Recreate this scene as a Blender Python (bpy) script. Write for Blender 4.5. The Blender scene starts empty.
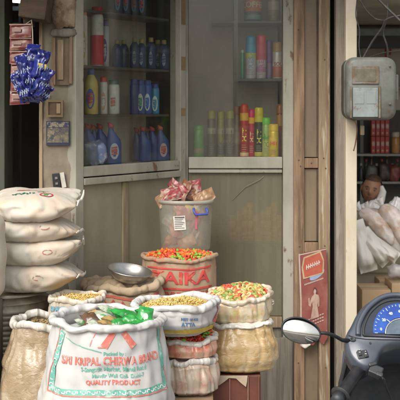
import bpy, bmesh, math, random
from mathutils import Vector, Matrix, noise as mnoise
PI = math.pi; R = math.radians
random.seed(7)
SC = bpy.context.scene; COL = SC.collection
ZB = .10                                   # top of the shop plinth
F, HZ, EYE = 1000.0, 110.0, 1.65          # focal length in photo pixels, horizon row, eye height
def W(px, py, Y):                          # measured point of the place at distance Y
    return Vector(((px-200)*Y/F, Y, EYE-(py-HZ)*Y/F))
def WX(px, Y): return (px-200)*Y/F
def WZ(py, Y): return EYE-(py-HZ)*Y/F
def nz(x, y, z): return mnoise.noise(Vector((x, y, z)))

# ------------------------------------------------------------------ materials
def _new(name):
    m = bpy.data.materials.new(name); m.use_nodes = True
    nt = m.node_tree; b = nt.nodes['Principled BSDF']
    return m, nt, b
def _n(nt, t, **kw):
    n = nt.nodes.new(t)
    for k, v in kw.items():
        if k in n.inputs: n.inputs[k].default_value = v
        else: setattr(n, k, v)
    return n
def c4(c): return (c[0], c[1], c[2], 1)
def mat(name, col, rough=.6, metal=0., col2=None, scale=6., thr=(.4, .65), detail=6., stretch=(1, 1, 1), bump=0., bscale=60.,
        col3=None, scale3=25., thr3=(.55, .62), coat=0., spec=.5, rough2=None, bstretch=None, trans=0.):
    m, nt, b = _new(name); L = nt.links.new
    tc = _n(nt, 'ShaderNodeTexCoord')
    b.inputs['Base Color'].default_value = c4(col); b.inputs['Roughness'].default_value = rough
    b.inputs['Metallic'].default_value = metal; b.inputs['Coat Weight'].default_value = coat
    b.inputs['Specular IOR Level'].default_value = spec
    b.inputs['Coat Roughness'].default_value = .15
    cur = None
    def layer(prev, c_to, sc, th, st):
        mp = _n(nt, 'ShaderNodeMapping'); mp.inputs['Scale'].default_value = st
        L(tc.outputs['Object'], mp.inputs[0])
        t = _n(nt, 'ShaderNodeTexNoise', Scale=sc, Detail=detail, Roughness=.62); L(mp.outputs[0], t.inputs['Vector'])
        rp = _n(nt, 'ShaderNodeMapRange'); rp.inputs[1].default_value = th[0]; rp.inputs[2].default_value = th[1]
        L(t.outputs['Fac'], rp.inputs[0])
        mx = _n(nt, 'ShaderNodeMix', data_type='RGBA'); L(rp.outputs[0], mx.inputs[0])
        if prev is None: mx.inputs[6].default_value = c4(col)
        else: L(prev, mx.inputs[6])
        mx.inputs[7].default_value = c4(c_to)
        return mx.outputs[2], rp.outputs[0]
    if col2: cur, fac = layer(cur, col2, scale, thr, stretch)
    if col3: cur, fac3 = layer(cur, col3, scale3, thr3, stretch)
    if cur is not None: L(cur, b.inputs['Base Color'])
    if bump:
        mp = _n(nt, 'ShaderNodeMapping'); mp.inputs['Scale'].default_value = bstretch or stretch
        L(tc.outputs['Object'], mp.inputs[0])
        t = _n(nt, 'ShaderNodeTexNoise', Scale=bscale, Detail=5.); L(mp.outputs[0], t.inputs['Vector'])
        bp = _n(nt, 'ShaderNodeBump', Strength=bump, Distance=.004); L(t.outputs['Fac'], bp.inputs['Height'])
        L(bp.outputs[0], b.inputs['Normal'])
    if trans: b.inputs['Transmission Weight'].default_value = trans
    return m
def weave(name, col, col2, sc=260., strength=.35, rough=.6, stain=None, sub=.0, thr=(.5, .75), stscale=7., crease=.0):
    """woven cloth: two crossed wave bands for bump, stains by noise"""
    m, nt, b = _new(name); L = nt.links.new
    tc = _n(nt, 'ShaderNodeTexCoord')
    w1 = _n(nt, 'ShaderNodeTexWave', Scale=sc/6.28, Distortion=1.5); w1.bands_direction = 'Z'; w1.inputs['Detail'].default_value = 1
    w2 = _n(nt, 'ShaderNodeTexWave', Scale=sc/6.28, Distortion=1.5); w2.bands_direction = 'X'; w2.inputs['Detail'].default_value = 1
    L(tc.outputs['Object'], w1.inputs[0]); L(tc.outputs['Object'], w2.inputs[0])
    mt = _n(nt, 'ShaderNodeMath', operation='MULTIPLY'); L(w1.outputs['Fac'], mt.inputs[0]); L(w2.outputs['Fac'], mt.inputs[1])
    mx = _n(nt, 'ShaderNodeMix', data_type='RGBA'); mx.inputs[6].default_value = c4(col2); mx.inputs[7].default_value = c4(col)
    rr = _n(nt, 'ShaderNodeMapRange'); rr.inputs[2].default_value = .5; L(mt.outputs[0], rr.inputs[0]); L(rr.outputs[0], mx.inputs[0])
    cur = mx.outputs[2]
    if stain:
        t = _n(nt, 'ShaderNodeTexNoise', Scale=stscale, Detail=6., Roughness=.65); L(tc.outputs['Object'], t.inputs['Vector'])
        rp = _n(nt, 'ShaderNodeMapRange'); rp.inputs[1].default_value = thr[0]; rp.inputs[2].default_value = thr[1]
        L(t.outputs['Fac'], rp.inputs[0])
        m2 = _n(nt, 'ShaderNodeMix', data_type='RGBA'); L(rp.outputs[0], m2.inputs[0]); L(cur, m2.inputs[6]); m2.inputs[7].default_value = c4(stain)
        cur = m2.outputs[2]
    L(cur, b.inputs['Base Color']); b.inputs['Roughness'].default_value = rough; b.inputs['Specular IOR Level'].default_value = .3
    bp = _n(nt, 'ShaderNodeBump', Strength=strength, Distance=.0015); L(mt.outputs[0], bp.inputs['Height'])
    nrm = bp
    if crease:
        t = _n(nt, 'ShaderNodeTexNoise', Scale=9., Detail=3., Distortion=.8); t.noise_type = 'RIDGED_MULTIFRACTAL'; t.inputs['Gain'].default_value = 1.5; L(tc.outputs['Object'], t.inputs['Vector'])
        b2 = _n(nt, 'ShaderNodeBump', Strength=crease*.8, Distance=.008); L(t.outputs['Fac'], b2.inputs['Height']); L(bp.outputs[0], b2.inputs['Normal']); nrm = b2
    L(nrm.outputs[0], b.inputs['Normal'])
    return m
def filmed(name, cols, sc=70., film=(.62, .6, .55), fthr=(.52, .72), rough=.28, stretch=(1, 1, 1), fscale=9., bump=.6):
    """goods packed tight behind clear plastic film: cell mosaic of piece colours, pale creases of film, coated"""
    m, nt, b = _new(name); L = nt.links.new
    tc = _n(nt, 'ShaderNodeTexCoord'); mp = _n(nt, 'ShaderNodeMapping'); mp.inputs['Scale'].default_value = stretch
    L(tc.outputs['Object'], mp.inputs[0])
    t0 = _n(nt, 'ShaderNodeTexNoise', Scale=30., Detail=2.); L(mp.outputs[0], t0.inputs['Vector'])
    ad = _n(nt, 'ShaderNodeMix', data_type='RGBA', blend_type='ADD'); ad.inputs[0].default_value = .05; L(mp.outputs[0], ad.inputs[6]); L(t0.outputs['Color'], ad.inputs[7])
    v = _n(nt, 'ShaderNodeTexVoronoi', Scale=sc); L(ad.outputs[2], v.inputs['Vector'])
    sp = _n(nt, 'ShaderNodeSeparateColor'); L(v.outputs['Color'], sp.inputs[0])
    cr = _n(nt, 'ShaderNodeValToRGB'); cr.color_ramp.interpolation = 'LINEAR'
    els = cr.color_ramp.elements
    while len(els) < len(cols): els.new(.5)
    for i, c in enumerate(cols): els[i].position = i/max(1, len(cols)-1); els[i].color = c4(c)
    L(sp.outputs[0], cr.inputs[0])
    t = _n(nt, 'ShaderNodeTexNoise', Scale=fscale, Detail=5., Roughness=.6, Distortion=.8); L(tc.outputs['Object'], t.inputs['Vector'])
    rp = _n(nt, 'ShaderNodeMapRange'); rp.inputs[1].default_value = fthr[0]; rp.inputs[2].default_value = fthr[1]; rp.inputs[4].default_value = .8
    L(t.outputs['Fac'], rp.inputs[0])
    mx = _n(nt, 'ShaderNodeMix', data_type='RGBA'); L(rp.outputs[0], mx.inputs[0]); L(cr.outputs[0], mx.inputs[6]); mx.inputs[7].default_value = c4(film)
    L(mx.outputs[2], b.inputs['Base Color']); b.inputs['Roughness'].default_value = rough
    bp = _n(nt, 'ShaderNodeBump', Strength=bump, Distance=.003); L(v.outputs['Distance'], bp.inputs['Height']); bp.invert = True
    L(bp.outputs[0], b.inputs['Normal'])
    b.inputs['Coat Weight'].default_value = .5; b.inputs['Coat Roughness'].default_value = .2
    tn = _n(nt, 'ShaderNodeTexNoise', Scale=22., Detail=4., Distortion=1.5); L(tc.outputs['Object'], tn.inputs['Vector'])
    b2 = _n(nt, 'ShaderNodeBump', Strength=.7, Distance=.01); L(tn.outputs['Fac'], b2.inputs['Height']); L(b2.outputs[0], b.inputs['Coat Normal'])
    return m
def glassy(name, dust=(.3, .29, .25), d0=.08, d1=.3, tint=(.9, .92, .9), scale=3., stretch=(1, 1, .35), gl=.1, grough=.06):
    m, nt, b = _new(name); L = nt.links.new; nt.nodes.remove(b)
    out = nt.nodes['Material Output']
    tc = _n(nt, 'ShaderNodeTexCoord'); mp = _n(nt, 'ShaderNodeMapping'); mp.inputs['Scale'].default_value = stretch; L(tc.outputs['Object'], mp.inputs[0])
    t = _n(nt, 'ShaderNodeTexNoise', Scale=scale, Detail=8., Roughness=.65); L(mp.outputs[0], t.inputs['Vector'])
    rp = _n(nt, 'ShaderNodeMapRange'); rp.inputs[1].default_value = .35; rp.inputs[2].default_value = .7; rp.inputs[3].default_value = d0; rp.inputs[4].default_value = d1
    L(t.outputs['Fac'], rp.inputs[0])
    mp2 = _n(nt, 'ShaderNodeMapping'); mp2.inputs['Rotation'].default_value = (.0, R(38), .0); mp2.inputs['Scale'].default_value = (.6, .6, 9.); L(tc.outputs['Object'], mp2.inputs[0])  # diagonal pale streaks mixed into the dust, painted in place of reflections
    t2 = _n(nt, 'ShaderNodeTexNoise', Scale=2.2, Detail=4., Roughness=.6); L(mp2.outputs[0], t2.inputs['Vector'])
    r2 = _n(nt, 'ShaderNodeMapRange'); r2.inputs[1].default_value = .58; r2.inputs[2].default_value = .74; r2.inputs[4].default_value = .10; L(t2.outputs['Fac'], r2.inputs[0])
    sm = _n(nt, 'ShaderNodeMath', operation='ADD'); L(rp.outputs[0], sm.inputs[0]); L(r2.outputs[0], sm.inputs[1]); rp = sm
    tr = _n(nt, 'ShaderNodeBsdfTransparent'); tr.inputs[0].default_value = c4(tint)
    df = _n(nt, 'ShaderNodeBsdfDiffuse'); df.inputs[0].default_value = c4(dust)
    g = _n(nt, 'ShaderNodeBsdfGlossy'); g.inputs['Roughness'].default_value = grough; g.inputs[0].default_value = (1, 1, 1, 1)
    m1 = _n(nt, 'ShaderNodeMixShader'); L(rp.outputs[0], m1.inputs[0]); L(tr.outputs[0], m1.inputs[1]); L(df.outputs[0], m1.inputs[2])
    lw = _n(nt, 'ShaderNodeLayerWeight'); pw = _n(nt, 'ShaderNodeMath', operation='POWER'); L(lw.outputs['Facing'], pw.inputs[0]); pw.inputs[1].default_value = 4.
    ml = _n(nt, 'ShaderNodeMath', operation='MULTIPLY_ADD'); L(pw.outputs[0], ml.inputs[0]); ml.inputs[1].default_value = gl*5; ml.inputs[2].default_value = gl*.25
    m2 = _n(nt, 'ShaderNodeMixShader'); L(ml.outputs[0], m2.inputs[0]); L(m1.outputs[0], m2.inputs[1]); L(g.outputs[0], m2.inputs[2])
    L(m2.outputs[0], out.inputs[0])
    return m
def emit(name, col, s):
    m, nt, b = _new(name); b.inputs['Emission Color'].default_value = c4(col); b.inputs['Emission Strength'].default_value = s
    b.inputs['Base Color'].default_value = c4(col); return m
_pl = {}
def plain(col, rough=.4, metal=0., coat=0.):
    """small printed / moulded plastics: one tint, faint mottling so no surface is perfectly even"""
    k = (tuple(round(c, 3) for c in col), rough, metal, coat)
    if k not in _pl:
        d = tuple(max(0., c*.72) for c in col)
        _pl[k] = mat('tint', col, rough, metal, col2=d, scale=28., thr=(.45, .8), coat=coat, bump=.05, bscale=40.)
    return _pl[k]

# ------------------------------------------------------------------ mesh building
class MB:
    def __init__(s): s.v = []; s.f = []; s.m = []; s.sm = []
    def add(s, vs, fs, mi=0, smooth=True):
        o = len(s.v); s.v += [Vector(p) for p in vs]
        for f in fs: s.f.append([o+i for i in f]); s.m.append(mi); s.sm.append(smooth)
        return s
    def box(s, x0, x1, y0, y1, z0, z1, mi=0):
        vs = [(x, y, z) for z in (z0, z1) for y in (y0, y1) for x in (x0, x1)]
        return s.add(vs, [(0, 2, 3, 1), (4, 5, 7, 6), (0, 1, 5, 4), (2, 6, 7, 3), (0, 4, 6, 2), (1, 3, 7, 5)], mi, False)
    def obox(s, c, size, M, mi=0):
        a = MB().box(-size[0]/2, size[0]/2, -size[1]/2, size[1]/2, -size[2]/2, size[2]/2)
        return s.add([Vector(c)+M @ p for p in a.v], a.f, mi, False)
    def loft(s, rings, mi=0, cap0=True, cap1=True, closed=True, smooth=True):
        n = len(rings[0]); vs = [p for r in rings for p in r]; fs = []
        for i in range(len(rings)-1):
            for j in range(n if closed else n-1):
                k = (j+1) % n; fs.append((i*n+j, i*n+k, (i+1)*n+k, (i+1)*n+j))
        if cap0: fs.append(tuple(range(n-1, -1, -1)))
        if cap1: fs.append(tuple((len(rings)-1)*n+j for j in range(n)))
        return s.add(vs, fs, mi, smooth)
    def lathe(s, prof, c=(0, 0, 0), seg=24, mi=0, sx=1., sy=1., cap0=True, cap1=True):
        c = Vector(c)
        return s.loft([[c+Vector((r*sx*math.cos(2*PI*j/seg), r*sy*math.sin(2*PI*j/seg), z)) for j in range(seg)] for r, z in prof], mi, cap0, cap1)
    def tube(s, pts, r, seg=8, mi=0, cap=True):
        pts = [Vector(p) for p in pts]; n = len(pts); rr = r if isinstance(r, (list, tuple)) else [r]*n
        rings = []; up = None
        for i, p in enumerate(pts):
            d = (pts[min(i+1, n-1)]-pts[max(i-1, 0)]).normalized()
            if up is None: up = Vector((0, 0, 1)) if abs(d.z) < .9 else Vector((1, 0, 0))
            a = d.cross(up)
            if a.length < 1e-5: a = d.cross(Vector((0, 1, 0)))
            a.normalize(); b = a.cross(d); up = b
            rings.append([p+(a*math.cos(2*PI*j/seg)+b*math.sin(2*PI*j/seg))*rr[i] for j in range(seg)])
        return s.loft(rings, mi, cap, cap)
    def prism(s, poly, fn, d0, d1, mi=0):
        """outline poly (a,b) -> fn(a,b,d) extruded from depth d0 to d1"""
        return s.loft([[fn(a, b, d0) for a, b in poly], [fn(a, b, d1) for a, b in poly]], mi, smooth=False)
    def grid(s, fn, nu, nv, mi=0, smooth=True, flip=False):
        vs = [fn(i/nu, j/nv) for j in range(nv+1) for i in range(nu+1)]; fs = []
        for j in range(nv):
            for i in range(nu):
                q = (j*(nu+1)+i, j*(nu+1)+i+1, (j+1)*(nu+1)+i+1, (j+1)*(nu+1)+i); fs.append(q[::-1] if flip else q)
        return s.add(vs, fs, mi, smooth)
    def xf(s, M):
        s.v = [M @ p for p in s.v]; return s
    def build(s, name, mats, parent=None, local=False, bevel=0., solid=0., sharp=False):
        vs = s.v; org = Vector((0, 0, 0))
        if parent is not None:
            if not local:
                I = WM[parent.name].inverted(); vs = [I @ p for p in vs]
        else:
            lo = [min(p[i] for p in vs) for i in range(3)]; hi = [max(p[i] for p in vs) for i in range(3)]
            org = Vector(((lo[0]+hi[0])/2, (lo[1]+hi[1])/2, lo[2])); vs = [p-org for p in vs]
        me = bpy.data.meshes.new(name); me.from_pydata([tuple(p) for p in vs], [], s.f)
        for m in (mats if isinstance(mats, (list, tuple)) else [mats]): me.materials.append(m)
        for p, mi, sm in zip(me.polygons, s.m, s.sm): p.material_index = mi; p.use_smooth = sm
        if bevel or True:
            bm = bmesh.new(); bm.from_mesh(me)
            bmesh.ops.recalc_face_normals(bm, faces=bm.faces) if not sharp else None
            if bevel:
                es = [e for e in bm.edges if len(e.link_faces) == 2 and e.calc_face_angle(0) > .5]
                bmesh.ops.bevel(bm, geom=es, offset=bevel, segments=2, affect='EDGES', profile=.6, clamp_overlap=True)
            bm.to_mesh(me); bm.free()
        o = bpy.data.objects.new(name, me); COL.objects.link(o); o.location = org
        if parent is not None: o.parent = parent
        WM[o.name] = (WM[parent.name] if parent is not None else Matrix.Translation(org))
        if parent is None: WM[o.name] = Matrix.Translation(org)
        if solid:
            md = o.modifiers.new('thick', 'SOLIDIFY'); md.thickness = solid; md.offset = 0
        return o
WM = {}
def thing(name, label, cat, loc=(0, 0, 0), rz=0., group=None):
    o = bpy.data.objects.new(name, None); COL.objects.link(o); o.location = loc; o.rotation_euler = (0, 0, rz)
    o.empty_display_size = .05
    WM[o.name] = Matrix.Translation(Vector(loc)) @ Matrix.Rotation(rz, 4, 'Z')
    return tag(o, label, cat, group)
def tag(o, label, cat, group=None):
    o['label'] = label; o['category'] = cat
    if group: o['group'] = group
    return o
def kind(o, k, label=None, cat=None):
    o['kind'] = k
    if label: o['label'] = label
    if cat: o['category'] = cat
    return o
_tx = {}
def text_geo(body, size=1., align='CENTER', shear=0., weight=0.):
    k = (body, size, align, shear, weight)
    if k not in _tx:
        cu = bpy.data.curves.new('t', 'FONT'); cu.body = body; cu.size = size; cu.align_x = align; cu.align_y = 'CENTER'; cu.shear = shear
        cu.offset = weight; cu.resolution_u = 3
        ob = bpy.data.objects.new('t', cu); COL.objects.link(ob)
        dg = bpy.context.evaluated_depsgraph_get(); dg.update()
        me = bpy.data.meshes.new_from_object(ob.evaluated_get(dg))
        vs = [(v.co.x, v.co.y) for v in me.vertices]; fs = [tuple(p.vertices) for p in me.polygons]
        bpy.data.objects.remove(ob); bpy.data.curves.remove(cu); bpy.data.meshes.remove(me)
        _tx[k] = (vs, fs)
    return _tx[k]
def put_text(mb, body, size, fn, mi=0, shear=0., weight=0., align='CENTER', sx=1.):
    vs, fs = text_geo(body, size, align, shear, weight)
    mb.add([fn(x*sx, y) for x, y in vs], fs, mi, False)
def strip(mb, pts, w, fn, mi=0):
    """flat printed stroke of width w along 2-D points, mapped on a surface by fn"""
    n = len(pts); a = []; b = []
    ww = w if isinstance(w, (list, tuple)) else [w]*n
    for i in range(n):
        p0 = pts[max(i-1, 0)]; p1 = pts[min(i+1, n-1)]; dx, dy = p1[0]-p0[0], p1[1]-p0[1]; l = math.hypot(dx, dy) or 1
        nx, ny = -dy/l*ww[i]/2, dx/l*ww[i]/2
        a.append(fn(pts[i][0]+nx, pts[i][1]+ny)); b.append(fn(pts[i][0]-nx, pts[i][1]-ny))
    mb.add(a+b, [(i, i+1, n+i+1, n+i) for i in range(n-1)], mi, False)
def lin(p, q, n=8): return [(p[0]+(q[0]-p[0])*i/n, p[1]+(q[1]-p[1])*i/n) for i in range(n+1)]

def pillow(mb, c_, wv, hv, tn, seed, crumple=.3, mi=0, n=14):
    """filled packet: wv, hv half axes, tn half thickness vector, crimped flat ends"""
    c_ = Vector(c_); wv, hv, tn = Vector(wv), Vector(hv), Vector(tn)
    for sgn in (1, -1):
        def fn(u, v):
            a, b_ = u*2-1, v*2-1; prof = max(0, (1-abs(a)**3))**.6*max(0, (1-(abs(b_)/.86)**4))**.6 if abs(b_) < .86 else 0
            k = prof*(1+crumple*nz(a*2.5+seed, b_*2.5, sgn))*sgn+crumple*.8*nz(a*1.7+seed*2, b_*1.7, 5)+crumple*.25*nz(a*6+seed*2, b_*6, 5)
            return c_+wv*a*(1-.06*prof)+hv*b_*(1+.0*a)+tn*k
        mb.grid(fn, n, n, mi, True)
    return mb

# ------------------------------------------------------------------ camera, light
cam = bpy.data.cameras.new('camera'); co = bpy.data.objects.new('camera', cam); COL.objects.link(co)
cam.sensor_width = 36; cam.lens = 36*F/400; cam.shift_y = -(200-HZ)/400
co.location = (0, 0, EYE); co.rotation_euler = (PI/2, 0, 0); cam.clip_start = .05; cam.clip_end = 2000
cam.dof.use_dof = True; cam.dof.focus_distance = 3.75; cam.dof.aperture_fstop = 9
SC.camera = co
w = bpy.data.worlds.new('World'); SC.world = w; w.use_nodes = True
nt = w.node_tree; bg = nt.nodes['Background']; bg.inputs['Strength'].default_value = .15
sky = nt.nodes.new('ShaderNodeTexSky'); sky.sky_type = 'NISHITA'; sky.sun_disc = False
SUN_EL, SUN_AZ = R(44), R(-28)            # azimuth measured from behind the camera, to its left
sky.sun_elevation = SUN_EL; sky.dust_density = 6; sky.air_density = 1.2; sky.ozone_density = .6
sd = Vector((math.sin(SUN_AZ)*math.cos(SUN_EL), -math.cos(SUN_AZ)*math.cos(SUN_EL), math.sin(SUN_EL)))   # towards the sun
sky.sun_rotation = math.atan2(sd.x, sd.y)
hs = nt.nodes.new('ShaderNodeHueSaturation'); hs.inputs['Saturation'].default_value = .3
nt.links.new(sky.outputs[0], hs.inputs['Color']); nt.links.new(hs.outputs[0], bg.inputs[0])
sl = bpy.data.lights.new('sun', 'SUN'); sl.energy = .62; sl.angle = R(36); sl.color = (1, .93, .82)
so = bpy.data.objects.new('sun', sl); COL.objects.link(so); so.rotation_euler = (-sd).to_track_quat('-Z', 'Y').to_euler(); so.location = (0, -4, 8)
SC.view_settings.view_transform = 'Standard'; SC.view_settings.look = 'None'; SC.view_settings.gamma = 1
SC.view_settings.exposure = .52
SC.cycles.use_denoising = True; SC.cycles.max_bounces = 10; SC.cycles.transparent_max_bounces = 24

# ------------------------------------------------------------------ shared materials
M_PAINT = mat('old_grey_paint', (.40, .385, .31), .55, col2=(.25, .235, .18), scale=5., thr=(.45, .75), col3=(.16, .1, .055), scale3=16., thr3=(.62, .68), stretch=(1, 1, .45), bump=.25, bscale=50.)
M_WOOD = mat('brown_wood', (.35, .225, .135), .65, col2=(.14, .085, .05), scale=8., thr=(.4, .66), stretch=(4, 4, .35), col3=(.4, .3, .19), scale3=14., thr3=(.6, .7), bump=.4, bscale=40., bstretch=(5, 5, .3))
M_WORN = mat('flaked_wood', (.33, .25, .155), .75, col2=(.2, .13, .075), scale=7., thr=(.38, .68), stretch=(5, 5, .3), col3=(.5, .43, .32), scale3=12., thr3=(.54, .66), bump=.6, bscale=45., bstretch=(4, 4, .5))
M_GREYWOOD = mat('weathered_grey_wood', (.25, .225, .18), .8, col2=(.12, .1, .075), scale=8., thr=(.4, .7), stretch=(5, 5, .3), bump=.5, bscale=40., bstretch=(6, 6, .3))
M_BOARD = mat('hardboard', (.35, .315, .225), .42, col2=(.25, .22, .155), scale=4., thr=(.4, .75), stretch=(1, 1, .6), col3=(.3, .26, .18), scale3=9., thr3=(.6, .75), bump=.08, bscale=90.)
M_CREAM = mat('cream_paint', (.56, .50, .385), .5, col2=(.45, .36, .23), scale=6., thr=(.5, .75), stretch=(1, 1, .4), col3=(.25, .16, .09), scale3=14., thr3=(.66, .72), bump=.15, bscale=60.)
M_PLASTER = mat('dirty_plaster', (.31, .265, .19), .85, col2=(.17, .135, .095), scale=5., thr=(.4, .68), col3=(.14, .1, .07), scale3=12., thr3=(.62, .7), bump=.4, bscale=35.)
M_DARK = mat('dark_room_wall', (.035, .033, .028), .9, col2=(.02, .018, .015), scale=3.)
M_SHELF = mat('dark_shelf', (.075, .07, .058), .4, col2=(.045, .04, .035), scale=8.)
M_CABIN = mat('cabinet_lining', (.46, .42, .33), .6, col2=(.32, .29, .22), scale=3., thr=(.4, .7), bump=.1)
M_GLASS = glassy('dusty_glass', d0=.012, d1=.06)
M_GLASS2 = glassy('dustier_glass', d0=.07, d1=.17)
M_GLASS3 = glassy('grimy_glass', dust=(.30, .265, .18), d0=.36, d1=.6, scale=2.2, stretch=(6, 6, .4), gl=.07, grough=.16)
M_CONC = mat('concrete', (.33, .31, .28), .9, col2=(.23, .215, .19), scale=2.5, bump=.3, bscale=30.)
M_ROAD = mat('road_asphalt', (.11, .105, .1), .9, col2=(.07, .066, .06), scale=1.5, bump=.5, bscale=90.)
M_WALLR = mat('pale_shop_wall', (.6, .56, .48), .8, col2=(.42, .39, .33), scale=2., thr=(.45, .75), bump=.1)
M_BLACK = mat('black_rubber', (.013, .013, .015), .5, col2=(.035, .035, .036), scale=20., bump=.2, bscale=90.)
M_STEEL = mat('steel', (.6, .6, .58), .38, 1., col2=(.4, .39, .36), scale=12., thr=(.4, .7), bump=.06, bscale=40.)
M_RUST0 = mat('rusty_nail', (.09, .05, .03), .8, col2=(.15, .1, .07), scale=40.)
M_TIN = mat('dull_tin', (.34, .31, .25), .45, .7, col2=(.16, .12, .075), scale=7., thr=(.45, .7), bump=.15)

# ------------------------------------------------------------------ setting
kind(MB().box(-150, 150, -150, 150, -.3, -.004).build('ground', M_CONC), 'structure')
kind(MB().box(-60, 60, -6, 2.7, -.2, 0).build('road', M_ROAD), 'structure')
kind(MB().box(-8, 8, 3.34, 12, -.1, ZB).build('shop_plinth', M_CONC, bevel=.01), 'structure')

# building: the parts above and beside the frame that shade the shopfront
b = thing('shop_building', 'long low shop building whose rooms open behind the cabinets', 'building', (0, 5.6, ZB))
mb = MB(); mb.box(-3.5, .8, 4.5, 12, 2.52, 2.62); mb.box(.805, 3.5, 6.65, 12, 2.52, 2.62); mb.build('roof_slab', M_CONC, b)  # unseen roof, left open over the right shop to let light in
mb = MB(); mb.grid(lambda u, v: (-3.4+3.2*u, 3.95+.54*v, 2.4+.16*v+.012*math.sin(u*130)), 220, 4); aw = tag(mb.build('added_awning', M_TIN, solid=.004), 'rusty corrugated tin awning added out of view to shade the left shopfront', 'awning')  # unseen awning, added to throw shade on the left pier and cabinet
MB().box(-3.5, -1.02, 4.5, 4.75, ZB, 2.515).build('wall', M_PLASTER, b)
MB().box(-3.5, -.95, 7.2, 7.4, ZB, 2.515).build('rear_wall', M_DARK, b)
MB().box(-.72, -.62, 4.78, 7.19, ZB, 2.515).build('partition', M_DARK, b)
MB().box(-3.5, .8, 4.5, 4.75, 2.625, 5.2).build('upper_wall', M_PLASTER, b)  # stops short of the right shop so sky light gets in
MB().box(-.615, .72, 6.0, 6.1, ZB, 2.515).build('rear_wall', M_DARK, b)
MB().box(.735, .80, 5.2, 9.4, ZB, 2.515).build('side_wall', M_WALLR, b)
MB().box(.73, 3.2, 9.41, 9.6, ZB, 2.515).build('rear_wall', M_WALLR, b)
MB().box(3.2, 3.35, 4.8, 9.6, ZB, 2.515).build('side_wall', M_WALLR, b)
MB().box(.81, 3.19, 8.75, 8.95, 2.30, 2.36).build('ceiling_beam', plain((.2, .24, .23)), b)
MB().box(.81, 3.19, 8.75, 8.97, 2.2, 2.297).build('ceiling_beam', plain((.03, .035, .033)), b)
MB().box(.81, 3.19, 6.66, 9.4, 2.40, 2.51).build('ceiling', mat('grimy_ceiling', (.36, .34, .29), .9, col2=(.25, .23, .19), scale=2.), b)  # front part left out so daylight falls into the shop

# left pier beside the black doorway
pX0, pX1, pY = WX(42, 4.62), WX(75, 4.62), 4.62
p = thing('doorway_pier', 'dirty cream plaster pier between the black doorway and the left cabinet', 'wall', ((pX0+pX1)/2, pY+.1, ZB))
def pier_face(u, v):                 # uneven rendered face
    x = pX0+(pX1-pX0)*u; z = ZB+2.4*v
    return (x+.006*nz(z*5, u*3, 1)*(1 if u in (0, 1) else 0), pY+.012*nz(x*9, z*7, 2)+.006*nz(x*30, z*22, 5), z)
mb = MB(); mb.grid(pier_face, 14, 120)
mb.box(pX0+.004, pX1-.004, pY+.022, pY+.2, ZB, 2.5); mb.build('pier_body', M_PLASTER, p)
MB().box(pX0-.012, pX0+.004, pY-.012, pY+.21, ZB, 2.5).build('edge_board', mat('pier_edge', (.36, .27, .17), .8, col2=(.12, .08, .05), scale=7., thr=(.45, .65), stretch=(2, 2, .5), bump=.5), p, bevel=.003)
def lump(c, s, m, name, parent, seed=0, amp=.25):
    mb = MB(); rings = []
    for i in range(13):
        th = PI*i/12
        ring = []
        for j in range(18):
            ph = 2*PI*j/18
            q = Vector((math.sin(th)*math.cos(ph), math.sin(th)*math.sin(ph), math.cos(th)))
            k = (abs(q.x)**4+abs(q.y)**4+abs(q.z)**4)**-.25
            k *= 1+amp*nz(q.x*2.2+seed, q.y*2.2, q.z*2.2)
            ring.append(Vector(c)+Vector((q.x*s[0]*k, q.y*s[1]*k, q.z*s[2]*k)))
        rings.append(ring)
    mb.loft(rings); return mb.build(name, m, parent)
zz = lambda py: WZ(py, pY)
lump((WX(64, pY), pY-.02, zz(10)), (.055, .04, .085), mat('crumbled_render', (.42, .33, .22), .95, col2=(.2, .13, .08), scale=16., thr=(.42, .6), bump=1., bscale=50.), 'crumbling_render', p, 3, .3)
lump((WX(64, pY), pY-.012, zz(33)), (.06, .03, .02), M_GREYWOOD, 'wood_lintel', p, 5, .15)
MB().box(WX(53, pY), WX(56, pY), pY-.02, pY-.004, zz(85), zz(38)).build('niche_board', M_WOOD, p, bevel=.003)
MB().box(WX(70, pY), WX(73, pY), pY-.025, pY-.004, zz(84), zz(36)).build('niche_board', M_WORN, p, bevel=.003)
MB().box(WX(58, pY), WX(64, pY), pY-.022, pY-.0135, zz(80), zz(40)).build('niche_slat', M_WORN, p, bevel=.003)
MB().box(WX(56.2, pY), WX(69.8, pY), pY-.013, pY-.011, zz(85), zz(37)).build('niche_back', mat('niche_grime_shade', (.09, .065, .042), .8, col2=(.2, .15, .1), scale=7., stretch=(2, 2, .6), bump=.4), p)  # flat dark panel: grime and the shade of a recess in one colour
# hanging beam end above the doorway
bm_ = MB(); bm_.obox(W(37, 6, 4.5), (.12, .2, .13), Matrix.Rotation(R(8), 3, 'Y')); bm_.obox(W(28, 4, 4.55), (.03, .16, .2), Matrix.Rotation(R(-4), 3, 'Y'))
tag(bm_.build('beam_end', mat('old_timber', (.10, .065, .04), .8, col2=(.05, .035, .022), scale=6., stretch=(1, 1, 3), bump=.6), bevel=.008), 'dark brown timber beam end jutting out above the hanging blue pouches', 'beam')
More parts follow.
